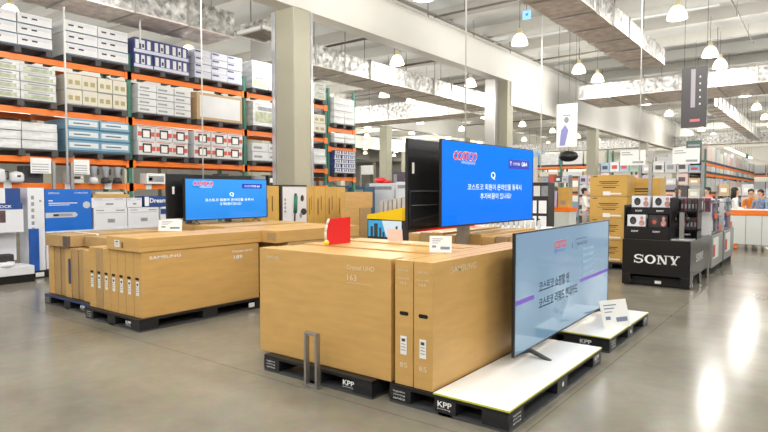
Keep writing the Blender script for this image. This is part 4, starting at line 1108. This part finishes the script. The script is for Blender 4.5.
def cross_rack(label, x0, n, y, lv, top, ld, bay=2.7):
    t = thing('pallet_rack', label, 'racking', (x0, y, 0))
    for i in range(n + 1):
        MB().box(i * bay - .05, i * bay + .05, 0, .08, 0, top).build('upright', green_m, t)
        MB().box(i * bay - .05, i * bay + .05, 1.0, 1.08, 0, top).build('upright', green_m, t)
    for i in range(n):
        for z in lv:
            MB().box(i * bay + .06, (i + 1) * bay - .06, -.04, .0, z - .12, z).build('beam', orange_m, t)
            MB().box(i * bay + .06, (i + 1) * bay - .06, 1.09, 1.13, z - .12, z).build('beam', orange_d, t)
    levels = [0] + list(lv)
    for i in range(n):
        for j, z in enumerate(levels):
            nxt = levels[j + 1] - .25 if j + 1 < len(levels) else z + 1.0
            for k in range(2):
                xa = x0 + i * bay + .12 + k * 1.25
                far_load('goods load ' + ld, xa, xa + 1.17, y - .02, y + 1.05, z + .005, max(z + .4, nxt - rnd.uniform(0, .3)), rnd.choice(far_m[:8]), 'goods loads ' + ld)
cross_rack('orange racking facing us at the end of the right aisle', -5.2, 4, 54, (1.6, 2.9), 4.6, 'on the racking that closes the right aisle')
cross_rack('orange racking facing us beyond the middle counter', -15.4, 2, 34, (1.5, 2.4, 3.1), 4.0, 'on the racking beyond the middle counter')
cross_rack('orange racking facing us deep behind the brown carton stack', -9.2, 1, 36, (1.6, 2.9), 3.9, 'on the racking behind the brown carton stack')
cross_rack('orange racking deep in the middle of the hall', -26, 3, 44, (1.6, 2.9), 4.4, 'on the racking deep in the middle hall')

def gondola(x0, x1, y, lv, label, where, seed, item_w=.34, depth=.5, hi=.3):
    """open shelf facing the viewer with a row of goods on every board"""
    r = random.Random(seed)
    t = thing('store_shelf', label, 'shelf', (x0, y, 0)); w = x1 - x0
    for a in (0, w - .04): MB().box(a, a + .04, 0, depth, 0, lv[-1] + .35).build('side_frame', greyp, t)
    for z in lv: MB().box(.04, w - .04, 0, depth, z - .03, z).build('shelf_board', mat('shelf_grey', (188, 186, 182), .5), t)
    n = int((w - .1) / item_w); st = (w - .1) / n
    for j, z in enumerate(lv):
        top = (lv[j + 1] - .04 - z) if j + 1 < len(lv) else .42
        for i in range(n):
            hh = min(top, hi + r.uniform(-.1, .25)) * .96
            m_ = r.choice(far_m[:8] * 2 + far_m[8:]); xa = x0 + .05 + i * st
            o = MB().box(.01, st - .015, 0, depth * .7, 0, hh, 0).box(st * .2, st * .75, -.004, 0, hh * .25, hh * .65, 1).build('retail_pack', [m_, r.choice([greyp, far_m[8], far_m[9], label_m])], None, (xa, y + .03, z + .001))
            tag(o, 'small retail pack on the ' + where, 'pack', 'packs on the ' + where)
gondola(-8.0, -6.3, 26, (.4, .9, 1.45, 2.0, 2.5), 'grey store shelf behind the tall brown carton stack', 'grey shelf behind the brown cartons', 3)
gondola(-5.7, -3.6, 23.5, (.4, .9, 1.4, 1.9, 2.35), 'grey store shelf beyond the T shaped sign pole', 'grey shelf beyond the T shaped pole', 4)
gondola(-12.6, -10.4, 29, (.5, 1.1, 1.6, 2.1), 'grey store shelf behind the middle counter', 'grey shelf behind the middle counter', 6)
gondola(-9.6, -8.0, 28, (.5, 1.0, 1.5, 2.0), 'low store shelf between the middle counter and the brown cartons', 'low shelf right of the middle counter', 8)
gondola(-3.4, -1.4, 25.5, (.5, 1.0, 1.5), 'low store shelf behind the shoppers on the right', 'low shelf behind the shoppers', 9)
gondola(-1.0, 2.4, 30, (.5, 1.1, 1.7, 2.3), 'tall store shelf behind the white counter', 'tall shelf behind the white counter', 10, item_w=.4)
gondola(-20.5, -17.2, 26, (.5, 1.1, 1.6), 'low store shelf right of the short rack section', 'low shelf right of the short rack section', 12, item_w=.42)
gondola(-15.4, -12.4, 23, (.5, 1.1, 1.6), 'low store shelf behind the black raised television', 'low shelf behind the black raised television', 13, item_w=.42)
# dark and teal pieces seen over the cartons
for i, (x0, x1, y, z1, m_, lab) in enumerate(((-15.3, -14.7, 17, 1.86, mat('teal_box', (56, 92, 116), .5), 'teal box left one above the brown cartons beyond the rack end'), (-14.6, -13.9, 17, 1.82, mat('teal_box', (56, 92, 116), .5), 'teal box right one above the brown cartons beyond the rack end'), (-14.5, -13.3, 18, 1.95, app_white, 'long white cabinet left of the black raised television'), (-13.2, -12.4, 18, 2.0, app_white, 'white cabinet nearest the black raised television'))):
    t = thing('packed_box', lab, 'box', (x0, y, 0)); w = x1 - x0
    MB().box(0, w, 0, .6, 0, z1).build('box_body', m_, t, bevel=.01)
    MB().box(.1, w - .1, -.004, 0, z1 - .25, z1 - .12).build('print', greyp, t)
t = thing('inflatable_float', 'bright red rounded goods on a shelf beyond the rack end', 'toy', (-19.5, 25.2, 2.02))
MB().ellipsoid((0, 0, .2), .42, .2, .17).ellipsoid((.5, 0, .12), .3, .18, .1).build('float_body', red_m, t)
MB().box(-.8, .9, -.25, .3, -.05, 0.02).box(-.8, -.76, -.25, .3, -2.02, -.05).box(.86, .9, -.25, .3, -2.02, -.05).build('display_table', greyp, t)
t = thing('hanging_banner', 'dark purple banner with a pink strip, left of the black raised television', 'banner', (-16.7, 22.5, 1.95))
MB().box(0, 1.35, 0, .03, -1.95, .6).build('panel', mat('purple_grey', (84, 74, 88), .5), t)
mb = MB(); decal(mb, '-y', .75, 1.1, .2, .32, -.004); mb.build('pink_strip', mat('pink_strip', (214, 150, 180), .5), t)
mb = MB(); decal(mb, '-y', .08, .28, -.1, .5, -.004); mb.build('white_strip', greyp, t)
for i, (x, y, w, z, h, pz, lab) in enumerate(((-14.15, 15, .62, 2.24, .42, 0, 'white paper sign on a grey post before the short rack section'), (-16.6, 20, .72, 2.38, .4, 0, 'white paper sign on a post beyond the short rack section'), (-13.2, 14.2, .1, 2.1, .1, 0, 'small tag on a grey post right of the paper sign'))):
    t = thing('sign_post', lab, 'sign post', (x, y, 0))
    MB().box(-.03, .03, -.03, .03, 0, z + h).build('post', steel_m, t); MB().box(.03, w, -.01, .01, z, z + h).build('sheet', label_m, t)
# red trays and white bottles seen below the raised television
t = thing('display_table', 'white table behind the raised television carrying small bottles', 'table', (-5.2, 9.6, 0))
MB().box(0, 1.35, 0, .6, .95, 1.0).build('table_top', white_m, t)
for a in (.03, 1.26):
    for b in (.03, .51): MB().box(a, a + .06, b, b + .06, 0, .95).build('leg', steel_m, t)
for i in range(11):
    t = thing('bottle', 'small white bottle with a dark cap in the row below the raised television', 'bottle', (-5.05 + i * .105, 9.7, 1.002), 0, 'white bottles below the raised television')
    MB().lathe([(.001, 0), (.035, 0), (.035, .11), (.015, .14), (.001, .141)], n=10).build('bottle_body', white_c, t)
    MB().lathe([(.018, .141), (.018, .165), (.001, .166)], n=8).build('cap', darkp, t)
t = thing('display_table', 'red draped table seen under the black raised television', 'table', (-6.75, 9.6, 0))
MB().box(0, 1.45, 0, .7, 0, .98).build('drape', red_m, t, bevel=.02)
for i in range(3):
    t = thing('storage_tray', 'red plastic tray on the red draped table', 'tray', (-6.6 + i * .42, 9.65, .982), 0, 'red trays under the black raised television')
    MB().box(0, .36, 0, .3, 0, .02).box(0, .02, 0, .3, .02, .1).box(.34, .36, 0, .3, .02, .1).box(.02, .34, 0, .02, .02, .1).box(.02, .34, .28, .3, .02, .1).build('tray_body', red_m, t)
# strip lights in a line far away
for i in range(6):
    t = thing('strip_light', 'white strip light in the long line over the far right aisle', 'lamp', (-6.4, 52.5 + i * 3.2, 5.0), 0, 'strip lights over the far right aisle')
    MB().box(-.12, .12, 0, 2.6, 0, .08).build('tube', lamp_m, t); MB().box(-.05, .05, 0, 2.6, .08, .12).build('housing', steel_m, t); MB().tube((0, .3, .12), (0, .3, 2.1), .01, 4).build('cord', redpipe, t); MB().tube((0, 2.3, .12), (0, 2.3, 2.1), .01, 4).build('cord', redpipe, t)

# ------------------------------------------------------------------ people
def person(label, loc, rz, shirt, pants, hair=hair_m, long_hair=False, reach=.35, height=1.62):
    """one skinned body, faces local -y"""
    t = thing('person', label, 'person', loc, rz)
    k = height / 1.7
    J = {'pel': (0, 0, .95, .13, .11), 'waist': (0, .0, 1.08, .115, .09), 'chest': (0, .0, 1.3, .15, .11), 'neck': (0, -.01, 1.46, .055, .055), 'head0': (0, -.015, 1.53, .06, .07), 'head1': (0, -.02, 1.62, .078, .095), 'head2': (0, -.01, 1.68, .06, .075),
         'hipL': (.09, 0, .88, .085, .085), 'kneeL': (.1, -.02, .5, .058, .058), 'ankL': (.1, .02, .1, .04, .04), 'toeL': (.11, -.12, .04, .035, .03),
         'hipR': (-.09, 0, .88, .085, .085), 'kneeR': (-.1, .0, .5, .058, .058), 'ankR': (-.1, .05, .1, .04, .04), 'toeR': (-.11, -.08, .04, .035, .03),
         'shL': (.17, 0, 1.39, .055, .055), 'elL': (.22, -.06, 1.13, .042, .042), 'wrL': (.18, -.06 - reach * .7, 1.08, .027, .027), 'haL': (.17, -.13 - reach * .7, 1.07, .032, .018),
         'shR': (-.17, 0, 1.39, .055, .055), 'elR': (-.22, -.04, 1.13, .042, .042), 'wrR': (-.17, -.06 - reach * .6, 1.06, .027, .027), 'haR': (-.16, -.13 - reach * .6, 1.05, .032, .018)}
    E_ = [('pel', 'waist'), ('waist', 'chest'), ('chest', 'neck'), ('neck', 'head0'), ('head0', 'head1'), ('head1', 'head2'), ('pel', 'hipL'), ('hipL', 'kneeL'), ('kneeL', 'ankL'), ('ankL', 'toeL'), ('pel', 'hipR'), ('hipR', 'kneeR'), ('kneeR', 'ankR'), ('ankR', 'toeR'), ('chest', 'shL'), ('shL', 'elL'), ('elL', 'wrL'), ('wrL', 'haL'), ('chest', 'shR'), ('shR', 'elR'), ('elR', 'wrR'), ('wrR', 'haR')]
    for s, n in (('L', 1), ('R', -1)):
        hx, hy, hz = J['ha' + s][:3]
        for f_, (dx, ln) in enumerate(((-.026, .065), (-.009, .078), (.009, .074), (.025, .058))):
            J['f%s%d' % (s, f_)] = (hx + dx, hy - .045, hz - .004, .0085, .0085); J['g%s%d' % (s, f_)] = (hx + dx * 1.1, hy - .03 - ln, hz - .022, .0075, .0075)
            E_ += [('ha' + s, 'f%s%d' % (s, f_)), ('f%s%d' % (s, f_), 'g%s%d' % (s, f_))]
        J['t' + s] = (hx - n * .05, hy - .01, hz - .008, .009, .009); E_ += [('ha' + s, 't' + s)]
    names = list(J)
    me = bpy.data.meshes.new('body'); me.from_pydata([tuple(c * k for c in J[n][:3]) for n in names], [(names.index(a), names.index(b)) for a, b in E_], [])
    o = bpy.data.objects.new('body', me); C.objects.link(o)
    md = o.modifiers.new('skin', 'SKIN'); sb = o.modifiers.new('sub', 'SUBSURF'); sb.levels = 2; sb.render_levels = 2
    for i, n in enumerate(names):
        me.skin_vertices[0].data[i].radius = (J[n][3] * k, J[n][4] * k)
    me.skin_vertices[0].data[names.index('pel')].use_root = True
    bpy.context.view_layer.update()
    dm = bpy.data.meshes.new_from_object(o.evaluated_get(bpy.context.evaluated_depsgraph_get()))
    bpy.data.objects.remove(o)
    for m in (skin_m, shirt, pants, darkp): dm.materials.append(m)
    for p in dm.polygons:
        c = p.center / k; p.use_smooth = True
        hand = c.y < -.1 - reach * .35 and c.z > .9 and c.z < 1.2
        p.material_index = 0 if (c.z > 1.45 or hand) else 3 if c.z < .08 else 2 if c.z < .96 else 1
    b = bpy.data.objects.new('body', dm); C.objects.link(b); b.parent = t
    fz = 1.625 * k; f = MB()
    f.ellipsoid((.03, -.095 * k, fz + .005), .011, .008, .007, 8, 1).ellipsoid((-.03, -.095 * k, fz + .005), .011, .008, .007, 8, 1)
    f.ellipsoid((0, -.108 * k, fz - .02), .012, .018, .02, 8, 0).ellipsoid((0, -.097 * k, fz - .052), .024, .008, .007, 8, 2).ellipsoid((.078 * k, -.005, fz - .01), .01, .02, .03, 8, 0).ellipsoid((-.078 * k, -.005, fz - .01), .01, .02, .03, 8, 0)
    f.build('face', [skin_m, darkp, redp], t)
    h = MB().ellipsoid((0, .02, 1.665 * k), .095 * k, .105 * k, .085 * k, 16)
    if long_hair:
        h.ellipsoid((0, .065, 1.53 * k), .105, .06, .2, 16); h.ellipsoid((.075, .01, 1.56 * k), .03, .05, .14, 10); h.ellipsoid((-.075, .01, 1.56 * k), .03, .05, .14, 10)
    else: h.ellipsoid((0, .05, 1.6 * k), .085, .06, .08, 12)
    h.build('hair', hair, t)
    return t
wshirt = mat('white_shirt', (240, 238, 236), .6); gshirt = mat('blue_grey_shirt', (130, 146, 176), .6, noise=.3, scale=20); dpants = mat('dark_trousers', (52, 48, 52), .6); oshirt = mat('orange_shirt', (226, 130, 40), .6)
person('long haired woman in a white top leaning at the left end of the white counter', (-2.2, 20.2, 0), math.radians(95), wshirt, dpants, long_hair=True, height=1.72)
person('person in a patterned blue grey shirt standing behind the white counter', (-1.62, 20.9, 0), math.radians(-20), gshirt, dpants, height=1.66)
person('person in an orange top behind the white counter, between the white and blue grey shirts', (-1.95, 21.9, 0), math.radians(10), oshirt, dpants, height=1.68)
person('dark haired shopper whose head shows over the black display', (-3.75, 20.2, 0), math.radians(30), gshirt, dpants, height=1.74)
person('dark haired shopper whose head shows over the grey display bins', (-3.2, 22.0, 0), math.radians(-30), mat('pink_shirt', (214, 150, 150), .6), dpants, height=1.74)
person('shopper in white clothes walking in the middle aisle beside the counter', (-6.75, 20.4, 0), math.radians(100), wshirt, mat('pale_trousers', (190, 180, 176), .6), height=1.72)
t = thing('shopping_cart', 'red handled wire shopping cart pushed by the shopper in white', 'shopping cart', (-6.4, 19.6, 0))
for z in (.45, .7, .95):
    for a, b in (((0, 0), (.5, 0)), ((.5, 0), (.5, .8)), ((.5, .8), (0, .8)), ((0, .8), (0, 0))): MB().tube((a[0], a[1], z), (b[0], b[1], z), .01, 5).build('basket_wire', steel_m, t)
for a in (0, .25, .5):
    for b in (0, .8): MB().tube((a, b, .45), (a, b, .95), .008, 5).build('basket_wire', steel_m, t)
for a in (.03, .47):
    for b in (.05, .75): MB().lathe([(.001, -.015), (.06, -.015), (.06, .015), (.001, .015)], (a, b, .061), 12, axis='x').build('wheel', darkp, t); MB().tube((a, b, .1), (a, b, .45), .012, 5).build('leg', steel_m, t)
MB().tube((0, -.1, 1.0), (.5, -.1, 1.0), .02, 8).build('handle', red_m, t); MB().box(0.02, .48, .02, .78, .44, .455).build('basket_floor', steel_m, t)
t = thing('packed_box', 'red box lying in the shopping cart', 'box', (-6.3, 19.75, .456)); MB().box(0, .3, 0, .4, 0, .35).build('box_body', red_m, t, bevel=.01)
# marks printed on a panel, a sheet or a screen belong to it
CARRY = {'screen': ('lettering', 'logo_stripes', 'badge', 'logo_outline', 'purple_band', 'pale_panel'), 'card': ('printed_lines',), 'panel': ('printed_lines', 'pictogram', 'pink_strip', 'white_strip'), 'sheet': ('printed_lines',),
         'banner_sheet': ('figure_print', 'device_print'), 'box_body': ('print', 'printed_lines', 'headphone_print', 'portrait_print', 'product_picture', 'silver_band', 'silver_spot', 'dark_tag', 'grey_tag', 'label_sticker', 'white_end', 'blue_stripe', 'speaker_print'),
         'pack_body': ('print',), 'rack_body': ('white_panel', 'small_pictures'), 'bin_body': ('poster', 'red_print'), 'counter_body': ('panel_joint',), 'cabinet': ('city_picture',), 'body': ('face', 'hair') if False else ()}
def stem(n): return n.split('.')[0]
for o in list(C.objects):
    if o.parent is None and o.get('category'):
        ch = list(o.children)
        by = {}
        for c in ch: by.setdefault(stem(c.name), []).append(c)
        for host, kids in CARRY.items():
            if host in by and len(by[host]) == 1:
                for kname in kids:
                    for c in by.get(kname, []): c.parent = by[host][0]
